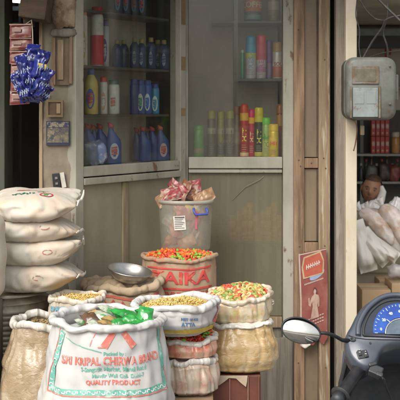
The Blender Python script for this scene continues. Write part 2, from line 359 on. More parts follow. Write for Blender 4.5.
# small wooden switch frame, sticker, hook strip
s = thing('switch_board', 'small square wooden switch board screwed on the plaster pier', 'switch board', (WX(56, pY), pY-.02, zz(117)))
x0, x1, z0, z1 = WX(47.5, pY), WX(64, pY), zz(117), zz(100)
mb = MB(); mb.box(x0, x1, pY-.03, pY-.008, z0, z1); mb.build('backing', mat('switch_wood', (.2, .13, .07), .6, col2=(.12, .08, .045), scale=12.), s, bevel=.003)
for a, bb, c, d in ((x0, x1, z1-.01, z1), (x0, x1, z0, z0+.01), (x0, x0+.009, z0+.0105, z1-.0105), (x1-.009, x1, z0+.0105, z1-.0105)):
    MB().box(a, bb, pY-.037, pY-.0305, c, d).build('frame_strip', plain((.3, .22, .12), .6), s)
MB().box(WX(57.5, pY), WX(61.5, pY), pY-.036, pY-.0305, z0+.016, z1-.016).build('switch_plate', plain((.46, .34, .2), .5), s, bevel=.002)
s = thing('wall_sticker', 'square dark blue sticker with pale picture stuck on the pier', 'sticker', (WX(58, pY), pY-.01, zz(146)))
x0, x1, z0, z1 = WX(46.8, pY), WX(70, pY), zz(145.5), zz(121)
MB().box(x0, x1, pY-.016, pY-.009, z0, z1).build('sticker_sheet', plain((.035, .035, .07), .35), s)
MB().box(x0+.004, x1-.004, pY-.0185, pY-.0165, z0+.014, z1-.03).build('picture', mat('sticker_picture', (.24, .2, .12), .4, col2=(.07, .075, .09), scale=35., thr=(.4, .6), col3=(.33, .28, .18), scale3=50., thr3=(.55, .62)), s)
MB().box(x0+.004, x1-.004, pY-.0185, pY-.0165, z1-.028, z1-.004).build('banner', mat('sticker_banner', (.05, .05, .12), .4, col2=(.35, .3, .2), scale=60., thr=(.5, .56)), s)
s = thing('bolt_strip', 'black slotted metal strip hanging low on the plaster pier', 'bracket', (WX(57, pY), pY-.02, zz(199)))
mb = MB(); M4 = Matrix.Rotation(R(-6), 3, 'Y'); mb.obox(W(57, 186, pY-.015), (.034, .012, .118), M4); mb.build('strip', plain((.02, .02, .022), .4), s, bevel=.002)
mb = MB(); mb.obox(W(63, 180, pY-.012), (.02, .004, .07), Matrix.Rotation(R(-10), 3, 'Y')); mb.build('paper_scrap', plain((.6, .57, .5), .7), s)
mb = MB()
for k in range(4): mb.obox(W(56.3+k*.5, 178+k*5.5, pY-.024), (.012, .006, .01), M4)
mb.build('slot', plain((.2, .19, .17), .5), s)

# left jamb, dim room seen through the doorway
tag(MB().box(WX(-22, 4.6), WX(4.6, 4.6), 4.6, 4.8, ZB, 2.5).build('door_jamb', mat('green_jamb', (.09, .10, .065), .7, col2=(.05, .055, .038), scale=5., stretch=(2, 2, .4)), bevel=.004), 'dull green door jamb at the left edge of the black doorway', 'door frame')
s = thing('lamp_tube', 'lit white tube lamp high inside the dark left room', 'lamp', W(16, 3, 6.2))
MB().box(WX(10, 6.2), WX(23, 6.2), 6.2, 6.26, WZ(-1, 6.2), WZ(-4, 6.2)).build('fitting', plain((.4, .42, .42)), s)
MB().tube([W(11, 0.6, 6.2), W(21, 1.4, 6.2)], .010, 12).build('tube', emit('lamp_glow', (.8, .95, 1.), 6.), s)
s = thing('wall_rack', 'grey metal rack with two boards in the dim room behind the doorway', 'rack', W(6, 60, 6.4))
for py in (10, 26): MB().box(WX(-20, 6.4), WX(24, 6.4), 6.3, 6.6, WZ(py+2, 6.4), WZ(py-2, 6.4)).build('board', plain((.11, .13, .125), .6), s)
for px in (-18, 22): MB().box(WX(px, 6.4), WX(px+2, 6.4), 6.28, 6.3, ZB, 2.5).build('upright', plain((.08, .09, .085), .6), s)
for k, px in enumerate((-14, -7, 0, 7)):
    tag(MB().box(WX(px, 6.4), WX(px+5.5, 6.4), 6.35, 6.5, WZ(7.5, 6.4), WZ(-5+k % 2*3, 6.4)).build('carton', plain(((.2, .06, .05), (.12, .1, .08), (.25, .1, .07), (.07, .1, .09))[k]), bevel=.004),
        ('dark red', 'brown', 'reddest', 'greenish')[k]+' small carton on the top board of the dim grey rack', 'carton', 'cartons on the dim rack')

# ------------------------------------------------------------------ display cabinets
LO = Vector((WX(79, 4.66), 4.66, 0)); LE = Vector((WX(180, 5.3), 5.3, 0)); LD = (LE-LO).normalized(); LB = Vector((-LD.y, LD.x, 0)); LW = (LE-LO).length
LRZ = math.atan2(LD.y, LD.x)
def lu(px, wd=0.):
    k = (px-200)/F; o = LO+LB*wd
    return (k*o.y-o.x)/(LD.x-k*LD.y)
def lp(u, wd, z): q = LO+LD*u+LB*wd; return Vector((q.x, q.y, z))
ZT = 2.5
c = thing('display_cabinet', 'left display cabinet of grey painted wood full of blue bottles behind glass', 'cabinet', (LO.x, LO.y, ZB), LRZ, 'glazed display cabinets')
def lbox(x0, x1, y0, y1, z0, z1, name, m, bev=.004): return MB().box(x0, x1, y0, y1, z0-ZB, z1-ZB).build(name, m, c, local=True, bevel=bev)
lbox(-.055, 0, -.03, .05, ZB, ZT, 'post', M_PAINT); lbox(LW-.035, LW+.012, -.03, .04, ZB, ZT, 'post', M_PAINT)
lbox(.003, LW-.038, -.025, .03, 1.338, 1.385, 'rail', M_PAINT); lbox(.003, LW-.038, -.034, .02, 1.30, 1.332, 'rail', M_PAINT)
lbox(.003, LW-.038, -.02, .03, .52, .56, 'rail', M_WORN)
lbox(.0, LW-.04, .2, .212, ZB, ZT, 'back_panel', M_CABIN, 0); lbox(-.02, -.003, .052, .2, ZB, ZT, 'side_panel', M_CABIN, 0)
lbox(.004, LW-.05, .035, .197, 1.352, 1.38, 'cabinet_floor', M_CABIN)
for z in (1.628, 1.862, 2.13): lbox(.004, LW-.05, .035, .197, z-.012, z, 'shelf', M_SHELF, .002)
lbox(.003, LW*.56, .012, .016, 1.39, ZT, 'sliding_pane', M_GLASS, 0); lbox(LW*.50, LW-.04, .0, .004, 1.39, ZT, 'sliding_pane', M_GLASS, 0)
lbox(.003, lu(122)-.008, -.004, .008, .565, 1.297, 'lower_panel', M_BOARD, 0); lbox(lu(126)+.01, LW-.038, -.001, .01, .565, 1.297, 'lower_panel', M_BOARD, 0)
lbox(lu(122)-.006, lu(126)+.008, -.012, .01, .562, 1.297, 'batten', mat('pale_batten', (.34, .29, .17), .6, col2=(.22, .18, .11), scale=8., stretch=(3, 3, .4)))
for k, z in enumerate((1.36, )):
    for u in (LW-.055, LW-.075):
        mb = MB(); mb.lathe([(0, 0), (.0035, .0), (.0035, .003), (0, .004)], (0, 0, 0), 8); mb.xf(Matrix.Translation((u, -.026, z-ZB)) @ Matrix.Rotation(R(90), 4, 'X')); mb.build('screw', M_TIN, c, local=True)
for k, (z0, z1) in enumerate(((2.10, 2.28), (1.86, 1.93), (1.62, 1.66))):     # worn tape and bare patches on the corner post
    MB().box(LW-.03, LW+.006, -.0325, -.031, z0-ZB, z1-ZB).build('tape_patch', mat('old_tape', (.3, .21, .11), .6, col2=(.2, .15, .09), scale=20.), c, local=True)

RY = 5.3; RX0, RX1 = WX(184, RY), WX(282.5, RY)
c2 = thing('display_cabinet', 'right display cabinet of grey painted wood with spray cans behind glass', 'cabinet', ((RX0+RX1)/2, RY, ZB), 0, 'glazed display cabinets')
def rbox(x0, x1, y0, y1, z0, z1, name, m, bev=.004): return MB().box(x0, x1, y0, y1, z0, z1).build(name, m, c2, bevel=bev)
rbox(RX1, WX(293, RY), RY-.035, RY+.05, ZB, ZT, 'post', M_PAINT); rbox(RX0-.012, RX0+.022, RY+.02, RY+.05, ZB, ZT, 'post', M_PAINT)
rbox(RX0+.025, RX1-.003, RY-.03, RY+.03, 1.342, 1.402, 'rail', M_PAINT); rbox(RX0+.025, RX1-.003, RY-.02, RY+.03, 1.318, 1.337, 'rail', M_PAINT)
rbox(RX0, RX1, RY+.33, RY+.345, ZB, ZT, 'back_panel', M_CABIN, 0); rbox(RX1+.01, RX1+.02, RY+.053, RY+.33, ZB, ZT, 'side_panel', M_CABIN, 0)
rbox(RX0+.03, RX1-.003, RY+.035, RY+.325, 1.37, 1.397, 'cabinet_floor', M_CABIN)
rbox(WX(236, RY), RX1, RY+.04, RY+.325, WZ(81, RY), WZ(78.5, RY), 'shelf', M_SHELF, .002); rbox(WX(212, RY), RX1, RY+.04, RY+.325, WZ(22.5, RY), WZ(20, RY), 'shelf', M_SHELF, .002)
rbox(WX(234, RY+.2), WX(237, RY+.2), RY+.31, RY+.328, 1.4, ZT, 'shelf_upright', M_SHELF, .002)
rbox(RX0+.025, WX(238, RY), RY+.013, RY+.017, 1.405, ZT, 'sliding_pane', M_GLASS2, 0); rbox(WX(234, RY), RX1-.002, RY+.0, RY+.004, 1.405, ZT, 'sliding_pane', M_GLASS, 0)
rbox(RX0+.025, RX1-.003, RY+.004, RY+.008, .56, 1.315, 'lower_pane', M_GLASS3, 0); rbox(RX0+.025, RX1-.003, RY-.02, RY+.03, .5, .556, 'rail', M_WORN)
rbox(RX0+.025, RX1-.003, RY+.0, RY+.02, ZB, .497, 'kick_board', M_GREYWOOD)
rbox(RX0+.03, RX1-.003, RY+.06, RY+.3, .93, .945, 'shelf', M_SHELF)  # shelf added to carry the packets that stand for a reflection
st = MB(); strip(st, [(WX(232, RY), WZ(200, RY)), (WX(245, RY), WZ(187, RY)), (WX(259, RY), WZ(180, RY)), (WX(264, RY), WZ(176, RY))], [.004, .007, .007, .004], lambda a, z: (a, RY-.001, z))
st.build('glass_crack', mat('crack_edge', (.22, .19, .13), .4, col2=(.16, .135, .09), scale=30.), c2)
for k in range(9):                        # packets added behind the grimy lower pane in place of a reflection
    x = WX(229+k*5.9+(k*7 % 3)*.5, RY+.12); hh_ = .07+.011*((k*5) % 4); pk = MB(); pillow(pk, (x+.0155, RY+.055+.012*(k % 2), .947+hh_), (.0175, .003*(k % 3-1), .001*(k % 4-1.5)), (.004*((k*3) % 4-1.5), .006, hh_), (0, -.014, 0), k*1.3, .5)
    tag(pk.build('snack_packet', mat('orange_reflection_pack', ((.62, .2, .04), (.6, .32, .05), (.55, .13, .04))[k % 3], .35, col2=((.7, .5, .1), (.6, .15, .04), (.65, .4, .1))[k % 3], scale=14., thr=(.45, .55), stretch=(.2, .2, 1.6))), 'small orange packet added behind the grimy lower pane in place of a reflection', 'packet', 'packets added in place of a pane reflection')

# ------------------------------------------------------------------ bottles and cans
def ring_el(cx, cy, z, rx, ry, n=22, ex=2.):
    out = []
    for j in range(n):
        a = 2*PI*j/n; ca, sa = math.cos(a), math.sin(a); k = (abs(ca)**ex+abs(sa)**ex)**(-1/ex)
        out.append(Vector((cx+rx*k*ca, cy+ry*k*sa, z)))
    return out
def cyl_map(r, face=-PI/2): return lambda x, y: Vector((r*math.cos(face+x/r), r*math.sin(face+x/r), y))
def can(pos, h, r, body, cap, label, cat='spray can', name='spray_can', bands=(), txt=None, txtc=(.9, .85, .1), caph=.17, group='spray cans in the right cabinet', domed=False, vert=True, metal=.2, rz=0.):
    t = thing(name, label, cat, pos, rz, group)
    hc = h*caph; hb = h-hc
    MB().lathe([(0, 0), (r*.92, 0), (r, .004), (r, hb-.012), (r*.93, hb-.003), (r*.8, hb), (0, hb)], seg=24).build('can_body', plain(body, .3, metal), t, local=True)
    rc = r*.97
    pr = [(rc, hb-.002), (rc, h-.012), (rc*.9, h-.003), (rc*.75, h), (0, h)] if not domed else [(rc, hb-.002), (rc*.98, h-hc*.4), (rc*.8, h-hc*.12), (rc*.4, h), (0, h)]
    MB().lathe(pr, seg=24, cap0=False, cap1=False).build('cap', plain(cap, .35), t, local=True)
    for (z0, z1, col) in bands:
        MB().lathe([(r*1.012, z0*hb), (r*1.018, z0*hb+.001), (r*1.018, z1*hb-.001), (r*1.012, z1*hb)], seg=24, cap0=False, cap1=False).build('label_band', plain(col, .35), t, local=True)
    if txt:
        mp = cyl_map(r*1.035); mb = MB()
        if vert: put_text(mb, txt, r*1.25, lambda x, y: mp(-y, x+hb*.5), weight=.0008, sx=min(1.6, hb*.72/(r*1.25*.62*len(txt))))
        else: put_text(mb, txt, r*.95, lambda x, y: mp(x, y+hb*.52), weight=.0008)
        mb.build('lettering', plain(txtc, .4), t, local=True)
        fine = MB()
        for k in range(4):
            yy = hb*(.12+.05*k); strip(fine, lin((-r*.7, yy), (r*(.3+.1*(k % 3)), yy), 8), .0022, mp)
        fine.build('small_print', plain(tuple(.3*c_+.15 for c_ in txtc), .4), t, local=True)
    return t
YC = RY+.075
def rc_(px, base, top, wpx, yy=YC):
    return Vector((WX(px, yy), yy, WZ(base, RY) if False else 0)), (base-top)*yy/F, wpx*yy/F/2
RZ3 = 1.398; RZ2 = WZ(78.5, RY)+.0005; RZ1 = WZ(20, RY)+.0005
def put_r(px, top, base, wpx, z, yy, *a, **k):
    h = WZ(top, yy)-z; return can(Vector((WX(px, yy), yy, z)), h, wpx*yy/F/2*1.06, *a, **k)
put_r(199, 125, 157, 10.5, RZ3, YC, (.16, .36, .1), (.14, .34, .1), 'short plain green canister, leftmost on the bottom shelf of right cabinet', name='canister', bands=((.15, .3, (.3, .25, .15)),), caph=.12)
for k, px in enumerate((211.5, 221, 230)):
    put_r(px, 110.5+k % 2*.8, 157, 7.8, RZ3, YC+.03*(k % 2), ((.16, .15, .08), (.3, .27, .08), (.2, .19, .11))[k], (.36, .33, .09),
          ('yellow capped can next to the short green canister', 'middle one of three dull yellow capped cans behind dusty pane', 'dull yellow capped can beside the brown can')[k], bands=((.05, .3, (.1, .1, .07)), (.6, .75, (.35, .33, .22))), txt='KILL', txtc=(.1, .1, .06))
put_r(237, 106, 157, 7.5, RZ3, YC+.04, (.28, .13, .07), (.3, .07, .04), 'brown can with dark red cap behind the pane edge', bands=((.3, .6, (.35, .2, .1)),))
put_r(244.3, 103.5, 157, 8.2, RZ3, YC, (.5, .025, .02), (.55, .06, .02), 'tall red can with yellow upright lettering, tallest on its shelf', bands=((.82, .99, (.75, .4, .04)), (.02, .1, (.8, .5, .3))), txt='HIT', domed=True)
put_r(251.6, 109, 157, 6.2, RZ3, YC+.01, (.52, .03, .05), (.6, .03, .13), 'slim red can with pink cap beside the tallest red can', bands=((.84, .99, (.8, .4, .03)),), txt='HIT', txtc=(.85, .7, .3), domed=True)
put_r(259, 107.5, 157, 8.6, RZ3, YC, (.03, .035, .02), (.62, .5, .05), 'black can with yellow cap and yellow lettering', bands=((.02, .12, (.5, .45, .05)), (.85, .99, (.6, .52, .05))), txt='HIT', txtc=(.75, .65, .06))
put_r(266.2, 117.5, 157, 8.2, RZ3, YC-.01, (.32, .45, .12), (.17, .55, .06), 'light green can between the black can and the yellow can', bands=((.02, .5, (.42, .42, .12)), (.55, .62, (.1, .3, .05))), txt='HIT', txtc=(.05, .2, .04))
put_r(273.6, 124, 157, 9.6, RZ3, YC-.025, (.72, .5, .04), (.75, .5, .03), 'short yellow can with red letters across, rightmost in front', bands=((.48, .72, (.74, .48, .05)),), txt='HIT', txtc=(.65, .03, .02), vert=False, caph=.2)
put_r(280, 104, 157, 7, RZ3, YC+.05, (.2, .02, .02), (.3, .12, .04), 'dark red can half hidden by the right cabinet post', bands=((.7, .95, (.4, .2, .05)),), domed=True)
put_r(242.5, 50, 79, 3.6, RZ2, YC+.02, (.07, .3, .19), (.5, .55, .5), 'thin green tube at the left end of the middle shelf', name='tube_bottle', caph=.08)
put_r(251, 36, 79, 10, RZ2, YC, (.5, .5, .47), (.03, .24, .4), 'white can with blue cap on the middle shelf of right cabinet', bands=((.58, .75, (.45, .5, .1)), (.75, .99, (.05, .3, .45)), (.1, .3, (.4, .35, .33))), txt='FRESH', txtc=(.2, .25, .4), caph=.2)
put_r(261.3, 35, 79, 9.6, RZ2, YC, (.48, .42, .42), (.6, .04, .06), 'white can with red cap on the middle shelf of right cabinet', bands=((.55, .99, (.55, .06, .09)), (.2, .35, (.35, .2, .3))), txt='FRESH', txtc=(.4, .1, .2), caph=.22)
put_r(269.2, 40, 79, 6.6, RZ2, YC+.02, (.25, .18, .28), (.13, .05, .22), 'slim purple can on the middle shelf of right cabinet', bands=((.5, .99, (.14, .06, .22)),), caph=.2)
put_r(277.5, 42, 79, 9.5, RZ2, YC-.01, (.5, .45, .4), (.4, .22, .06), 'white and red can with orange cap near the right post', bands=((.05, .45, (.42, .1, .07)), (.45, .55, (.6, .55, .5))), txt='SOL', txtc=(.3, .04, .03), vert=False, caph=.25)
put_r(253, -12, 20, 16.5, RZ1, YC, (.03, .09, .1), (.05, .08, .08), 'wide teal tin with orange and red label on top shelf', cat='tin', name='tin_can', group='tins on the top shelf', bands=((.3, .72, (.5, .14, .05)), (.04, .2, (.1, .22, .25))), txt='COFFEE', txtc=(.6, .5, .35), vert=False, caph=.1)
put_r(273.5, -10, 20, 11, RZ1, YC, (.22, .2, .1), (.25, .2, .08), 'olive gold tin beside the teal tin on top shelf', cat='tin', name='tin_can', group='tins on the top shelf', bands=((.4, .7, (.35, .3, .2)), (.05, .2, (.12, .12, .06))), caph=.12)
put_r(281.3, -8, 20, 7, RZ1, YC+.04, (.12, .11, .08), (.3, .24, .1), 'dark tin squeezed against the right post on top shelf', cat='tin', name='tin_can', group='tins on the top shelf', caph=.2)

def lput(px, wd, top, z):
    u = lu(px, wd); q = lp(u, wd, z); return q, (WZ(top, q.y)-z), q.y
def bottle(px, wd, top, z, wpx, body, cap, label, lab=None, shape='round', group=None, cat='bottle', name='bottle', rz=0., pcol=None, lw=.62):
    q, h, Y = lput(px, wd, top, z); r = wpx*Y/F/2
    t = thing(name, label, cat, q, rz, group)
    if shape == 'round':
        pr = [(0, 0), (r*.93, 0), (r, .006), (r, h*.62), (r*.92, h*.72), (r*.55, h*.82), (r*.4, h*.86), (r*.4, h*.88), (0, h*.88)]
        MB().lathe(pr, seg=20).build('bottle_body', plain(body, .25), t, local=True)
        MB().lathe([(r*.46, h*.855), (r*.48, h*.86), (r*.46, h*.99), (r*.35, h), (0, h)], seg=16, cap0=False, cap1=False).build('cap', plain(cap, .35), t, local=True)
        z0, z1 = .12*h, .55*h
    elif shape == 'straight':
        pr = [(0, 0), (r*.93, 0), (r, .006), (r, h*.8), (r*.9, h*.86), (r*.8, h*.87), (0, h*.87)]
        MB().lathe(pr, seg=20).build('bottle_body', plain(body, .3), t, local=True)
        MB().lathe([(r*.84, h*.868), (r*.84, h*.985), (r*.7, h), (0, h)], seg=18, cap0=False, cap1=False).build('cap', plain(cap, .35), t, local=True)
        z0, z1 = .1*h, .6*h
    else:                              # flat cleaner bottle with its neck off to one side and bent
        nx = -r*.42
        rr = [ring_el(0, 0, 0, r*.95, r*.5), ring_el(0, 0, .006, r, r*.55), ring_el(0, 0, h*.48, r, r*.55), ring_el(nx*.15, 0, h*.58, r*.93, r*.52),
              ring_el(nx*.6, 0, h*.70, r*.62, r*.42), ring_el(nx, 0, h*.80, r*.36, r*.33), ring_el(nx, 0, h*.88, r*.3, r*.3)]
        MB().loft(rr).build('bottle_body', plain(body, .25), t, local=True)
        MB().loft([ring_el(nx, 0, h*.86, r*.4, r*.36), ring_el(nx, 0, h*.93, r*.42, r*.37), ring_el(nx-r*.15, 0, h*.965, r*.3, r*.26), ring_el(nx-r*.3, 0, h*.99, r*.17, r*.16)]).build('cap', plain(cap, .35), t, local=True)
        z0, z1 = .12*h, .5*h
    if lab:
        mb = MB(); ry = .55 if shape == 'flat' else 1.
        mm = lambda x, y: Vector((r*1.02*math.cos(-PI/2+x/r), r*1.02*ry*math.sin(-PI/2+x/r), y))
        n = 14; oval = [(r*lw*math.cos(2*PI*i/20), (z0+z1)/2+(z1-z0)*.5*math.sin(2*PI*i/20)) for i in range(20)]
        mb.add([mm(x, y)+Vector((0, -.001, 0)) for x, y in oval], [tuple(range(20))], 0, True)
        mb.build('label', plain(lab, .4), t, local=True)
        mb = MB()
        for k in range(3): strip(mb, lin((-r*.4, (z0+z1)/2+(k-1)*(z1-z0)*.2), (r*.4, (z0+z1)/2+(k-1)*(z1-z0)*.2+r*.12), 6), (z1-z0)*(.1 if k != 1 else .2), lambda x, y: mm(x, y)+Vector((0, -.002, 0)))
        mb.build('label_print', plain(pcol or ((.45, .08, .07) if lab[2] > .3 else (.6, .6, .6)), .4), t, local=True)
    return t
g = 'bottles on the left cabinet shelves'
NB = (.012, .018, .07); L4, L3, L2, L1 = 1.381, 1.6285, 1.8625, 2.1305
# top shelf
for k, px in enumerate((118, 126, 134, 142)):
    bottle(px, .09, -22, L1, 9, (.02, .045, .1), (.3, .3, .32), ('leftmost', 'second', 'third', 'rightmost')[k]+' of four blue bottles cut off by the picture top', (.1, .25, .4), 'straight', g)
# second shelf
bottle(84, .06, 8, L2, 7, (.55, .5, .42), (.5, .2, .06), 'white bottle with orange cap at the left end of second shelf', (.5, .35, .1), 'straight', g)
bottle(97, .07, 7, L2, 13, (.62, .6, .55), (.5, .03, .05), 'big white bottle with red cap and red lower half', None, 'straight', g)
q, h, Y = lput(97, .07, 7, L2); r = 6.65*Y/F
o = MB().lathe([(r*1.01, .006), (r*1.02, .008), (r*1.02, h*.5), (r*1.01, h*.52)], seg=24, cap0=False, cap1=False)
BIG = bpy.data.objects['bottle.005'] if 'bottle.005' in bpy.data.objects else None
o.build('red_sleeve', plain((.55, .03, .05), .35), BIG, local=True)
bottle(105, .11, 20, L2, 8, (.5, .5, .5), (.12, .1, .25), 'white and purple bottle behind the big red and white bottle', (.2, .1, .3), 'straight', g)
for k, (px, top) in enumerate(((117, 40), (124, 40), (134.5, 37.5), (141.5, 39), (151, 37.5), (158, 40), (164, 40))):
    bottle(px, .07+.07*((k in (0, 1, 5))*1), top, L2, 10, (.010, .040, .13), (.35, .27, .08), ('leftmost gold capped dark blue bottle, behind the pane overlap', 'second gold capped dark blue bottle, from the left end of its row', 'third gold capped dark blue bottle, left of the row middle', 'gold capped dark blue bottle in the row middle', 'gold capped dark blue bottle just right of the row middle', 'last but one gold capped dark blue bottle near the corner post', 'gold capped dark blue bottle nearest the corner post')[k], (.25, .31, .42) if k > 1 else None, 'round', g, pcol=(.06, .08, .2), lw=.38)
# third shelf
bottle(91, .06, 68, L3, 14, (.55, .42, .13), (.04, .09, .3), 'amber bottle with blue cap and blue oval label', (.06, .1, .4), 'round', g)
bottle(103.5, .07, 77, L3, 8, (.62, .55, .5), (.55, .06, .04), 'slim white bottle with red cap beside the amber bottle', (.5, .3, .2), 'straight', g)
bottle(113.5, .08, 80, L3, 12, (.62, .6, .54), (.05, .12, .1), 'plump white bottle with dark green cap on third shelf', (.5, .52, .5), 'straight', g)
for k, (px, top, cb, lb) in enumerate(((134, 79, (.02, .04, .2), None), (140.5, 80, (.04, .09, .3), (.55, .6, .5)), (147.5, 80, (.03, .1, .4), (.6, .65, .65)), (155, 84, (.06, .25, .4), (.6, .7, .7)))):
    bottle(px, .07, top, L3, 8.5, cb, (.03, .06, .25), ('plain dark blue bottle left of the labelled blue ones', 'blue bottle with whitish green label on third shelf', 'bright blue bottle with white label on third shelf', 'pale blue short bottle nearest the corner on third shelf')[k], lb, 'straight', g, pcol=((.1, .3, .12), (.1, .3, .12), (.05, .15, .5), (.08, .3, .4))[k], lw=.7)
# bottom shelf: bent-neck cleaner bottles
for k, (px, wd, top) in enumerate(((87, .155, 126), (91, .12, 123), (97, .15, 124), (103, .12, 123), (114, .07, 122))):
    bottle(px, wd, top, L4, 15, (.012, .065, .29), (.5, .05, .03), ('red capped blue cleaner bottle farthest left on the bottom shelf', 'red capped blue cleaner bottle behind the wrapped pack', 'red capped blue cleaner bottle right behind the wrapped pack', 'red capped blue cleaner bottle just behind the foremost left one', 'foremost red capped blue cleaner bottle with red oval label, beside the wrapped pack')[k], (.5, .52, .6) if k == 4 else None, 'flat', g, rz=R(12))
for k, (px, wd, top) in enumerate(((139, .14, 127), (145, .1, 126), (150, .14, 127), (155, .1, 126), (163, .06, 125))):
    bottle(px, wd, top, L4, 12.5, (.012, .05, .22), (.42, .05, .035), ('dim red capped cleaner bottle behind the glass scratch', 'second dim red capped cleaner bottle in the right group', 'middle dim red capped cleaner bottle in the right group', 'red capped cleaner bottle just behind the one at the corner', 'red capped cleaner bottle nearest the corner post, white label')[k], (.45, .3, .35) if k == 4 else None, 'flat', g, rz=R(12))
q = lp(lu(96, .045), .045, L4)
lump((q.x, q.y, L4+.06), (.05, .032, .058), mat('wrinkled_film', (.16, .2, .34), .2, col2=(.4, .42, .48), scale=18., thr=(.5, .62), bump=.8, bscale=30.), 'wrapped_pack', None, 8, .3)
tag(bpy.data.objects['wrapped_pack'], 'bluish pack wrapped in clear film before the cleaner bottles', 'pack')

# ------------------------------------------------------------------ wooden door, posts, black gap
dY = 5.26
d = thing('wooden_door', 'folded old wooden door with brown panels right of the cabinet', 'door', (WX(311, dY), dY, ZB))
dx = lambda px: WX(px, dY)
MB().box(dx(293.6), dx(304), dY-.02, dY+.02, ZB, ZT).build('stile', M_WOOD, d, bevel=.004)
MB().box(dx(318), dx(329.5), dY-.03, dY+.03, ZB, ZT).build('stile', M_WORN, d, bevel=.006)
for py in (163, 247): MB().box(dx(304)+.001, dx(318)-.001, dY-.016, dY+.016, WZ(py+5, dY), WZ(py-5, dY)).build('cross_rail', M_WOOD, d, bevel=.004)
M_DPAN = mat('door_panel', (.25, .185, .115), .5, col2=(.14, .11, .075), scale=3., thr=(.35, .7), stretch=(2, 2, .5), col3=(.27, .21, .14), scale3=8., thr3=(.6, .75), bump=.15)
for a, bb in ((2.5, WZ(157, dY)), (WZ(169, dY), WZ(241, dY)), (WZ(253, dY), ZB)): MB().box(dx(304)+.001, dx(318)-.001, dY+.002, dY+.01, bb, a).build('door_panel', M_DPAN, d)
for px_, py_ in ((298, 30), (298.5, 160), (300, 166), (311, 163), (324, 60), (323, 158), (325, 168), (299, 246), (324, 245), (298, 362), (325, 366)):
    mb = MB(); mb.lathe([(0, 0), (.004, 0), (.003, .003), (0, .0035)], (0, 0, 0), 8); mb.xf(Matrix.Translation((dx(px_), dY-(.0305 if px_ > 318 else .0205 if px_ < 304 else .0165), WZ(py_, dY))) @ Matrix.Rotation(PI/2, 4, 'X')); mb.build('nail_head', M_RUST0, d)
for k in range(2): MB().box(dx(316.4), dx(317.9), dY-.006, dY+.0015, WZ((157, 241)[k], dY), (2.5, WZ(169, dY))[k]).build('moulding', mat('dark_moulding', (.1, .065, .04), .6, col2=(.05, .035, .025), scale=10.), d)
tag(MB().box(dx(329.5)+.003, WX(337, 5.32), 5.33, 5.36, ZB, 2.5).build('gap_shade', plain((.008, .007, .006), .9)), 'black sheet painted as the shade in the narrow gap beside the wooden door', 'board')  # black sheet painted as the shade inside the narrow gap
tag(MB().box(WX(260, 5.22), WX(292, 5.22), 5.215, 5.245, ZB, WZ(338, 5.22)).build('plank_leaf', M_GREYWOOD, bevel=.004), 'weathered grey plank board standing below the right cabinet', 'plank')
gp = MB()
gp.grid(lambda u, v: (WX(336, 5.05)+.052*u+.003*nz(v*9, u*2, 3), 5.05+.006*nz(u*4, v*30, 7), ZB+2.4*v), 6, 70)
gp.box(WX(336, 5.05)+.001, WX(336, 5.05)+.05, 5.06, 5.12, ZB, 2.5)
tag(gp.build('timber_post', mat('post_paint_flakes', (.2, .17, .13), .8, col2=(.32, .29, .24), scale=7., thr=(.45, .68), stretch=(4, 4, .3), col3=(.10, .07, .045), scale3=14., thr3=(.56, .7), bump=.6, bscale=40., bstretch=(3, 3, .5))), 'flaking grey timber post left of the cream post', 'post')
tag(MB().box(WX(345.7, 5.0), WX(357, 5.0), 5.0, 5.09, ZB, 2.5).build('cream_post', M_CREAM, bevel=.006), 'cream painted post holding the meter box', 'post')

# ------------------------------------------------------------------ poster on the door
py0 = 5.2
pt = thing('shop_poster', 'torn dark red poster with orange badge and a pale figure on the wooden door', 'poster', (WX(313, py0), py0, WZ(348, py0)))
PA = W(298.5, 254, py0); PU = (W(326, 248, py0)-PA); PV = (W(301, 346, py0)-PA)
def pf(u, v, off=0.):
    q = PA+PU*u+PV*v; return Vector((q.x+.004*math.sin(v*5), py0-off-.012*(v**3)*math.sin(u*6)-.004*nz(u*3, v*4, 2), q.z-.006*math.sin(u*9)*(1 if v > .97 else 0)))
mb = MB(); mb.grid(lambda u, v: pf(u, v*(1+.03*math.sin(u*17)*(v > .98)), 0), 24, 50); mb.grid(lambda u, v: pf(u, v*(1+.03*math.sin(u*17)*(v > .98)), -.002), 24, 50)
mb.build('poster_sheet', mat('faded_maroon_print', (.24, .065, .055), .5, col2=(.33, .14, .115), scale=9., thr=(.45, .75), col3=(.38, .27, .22), scale3=30., thr3=(.64, .72)), pt)
mb = MB(); strip(mb, [(0, 0), (0, .5), (0, 1)], .05, lambda u, v: pf(u+.025, v, .002)); strip(mb, [(0, .012), (1, .012)], .012, lambda u, v: pf(u, v, .002)); mb.build('pale_edge', plain((.5, .4, .33), .6), pt)
hexa = lambda s, o: [(.5+s*x, .155+s*.30*y) for x, y in ((-.38, .42), (-.42, 0), (-.33, -.36), (.3, -.46), (.4, -.1), (.36, .36))]
mb = MB(); mb.add([pf(.5+.27*math.cos(t_*2*PI/20)+.12, .262+.045*math.sin(t_*2*PI/20)-.03*math.cos(t_*2*PI/20), .002) for t_ in range(20)], [tuple(range(20))], 0, False); mb.build('blue_swoosh', plain((.3, .38, .55), .5), pt)
for s_, off, colr, nm in ((1.0, .003, (.50, .38, .22), 'badge_border'), (.88, .004, (.44, .10, .06), 'badge')):
    mb = MB(); mb.add([pf(u, v, off) for u, v in hexa(s_, 0)], [tuple(range(6))], 0, False); mb.build(nm, plain(colr, .5), pt)
mb = MB()
for k in range(7):                                        # worn badge lettering, too faded to read
    u = .25+k*.075; strip(mb, [(u, .185-.004*k), (u+.01, .135-.004*k)], .022, lambda a, b_: pf(a, b_, .0055)); strip(mb, [(u, .16-.004*k+.01*(k % 2)), (u+.05, .158-.004*k)], .012, lambda a, b_: pf(a, b_, .0055))
mb.build('badge_lettering', plain((.75, .68, .6), .5), pt)
mb = MB()
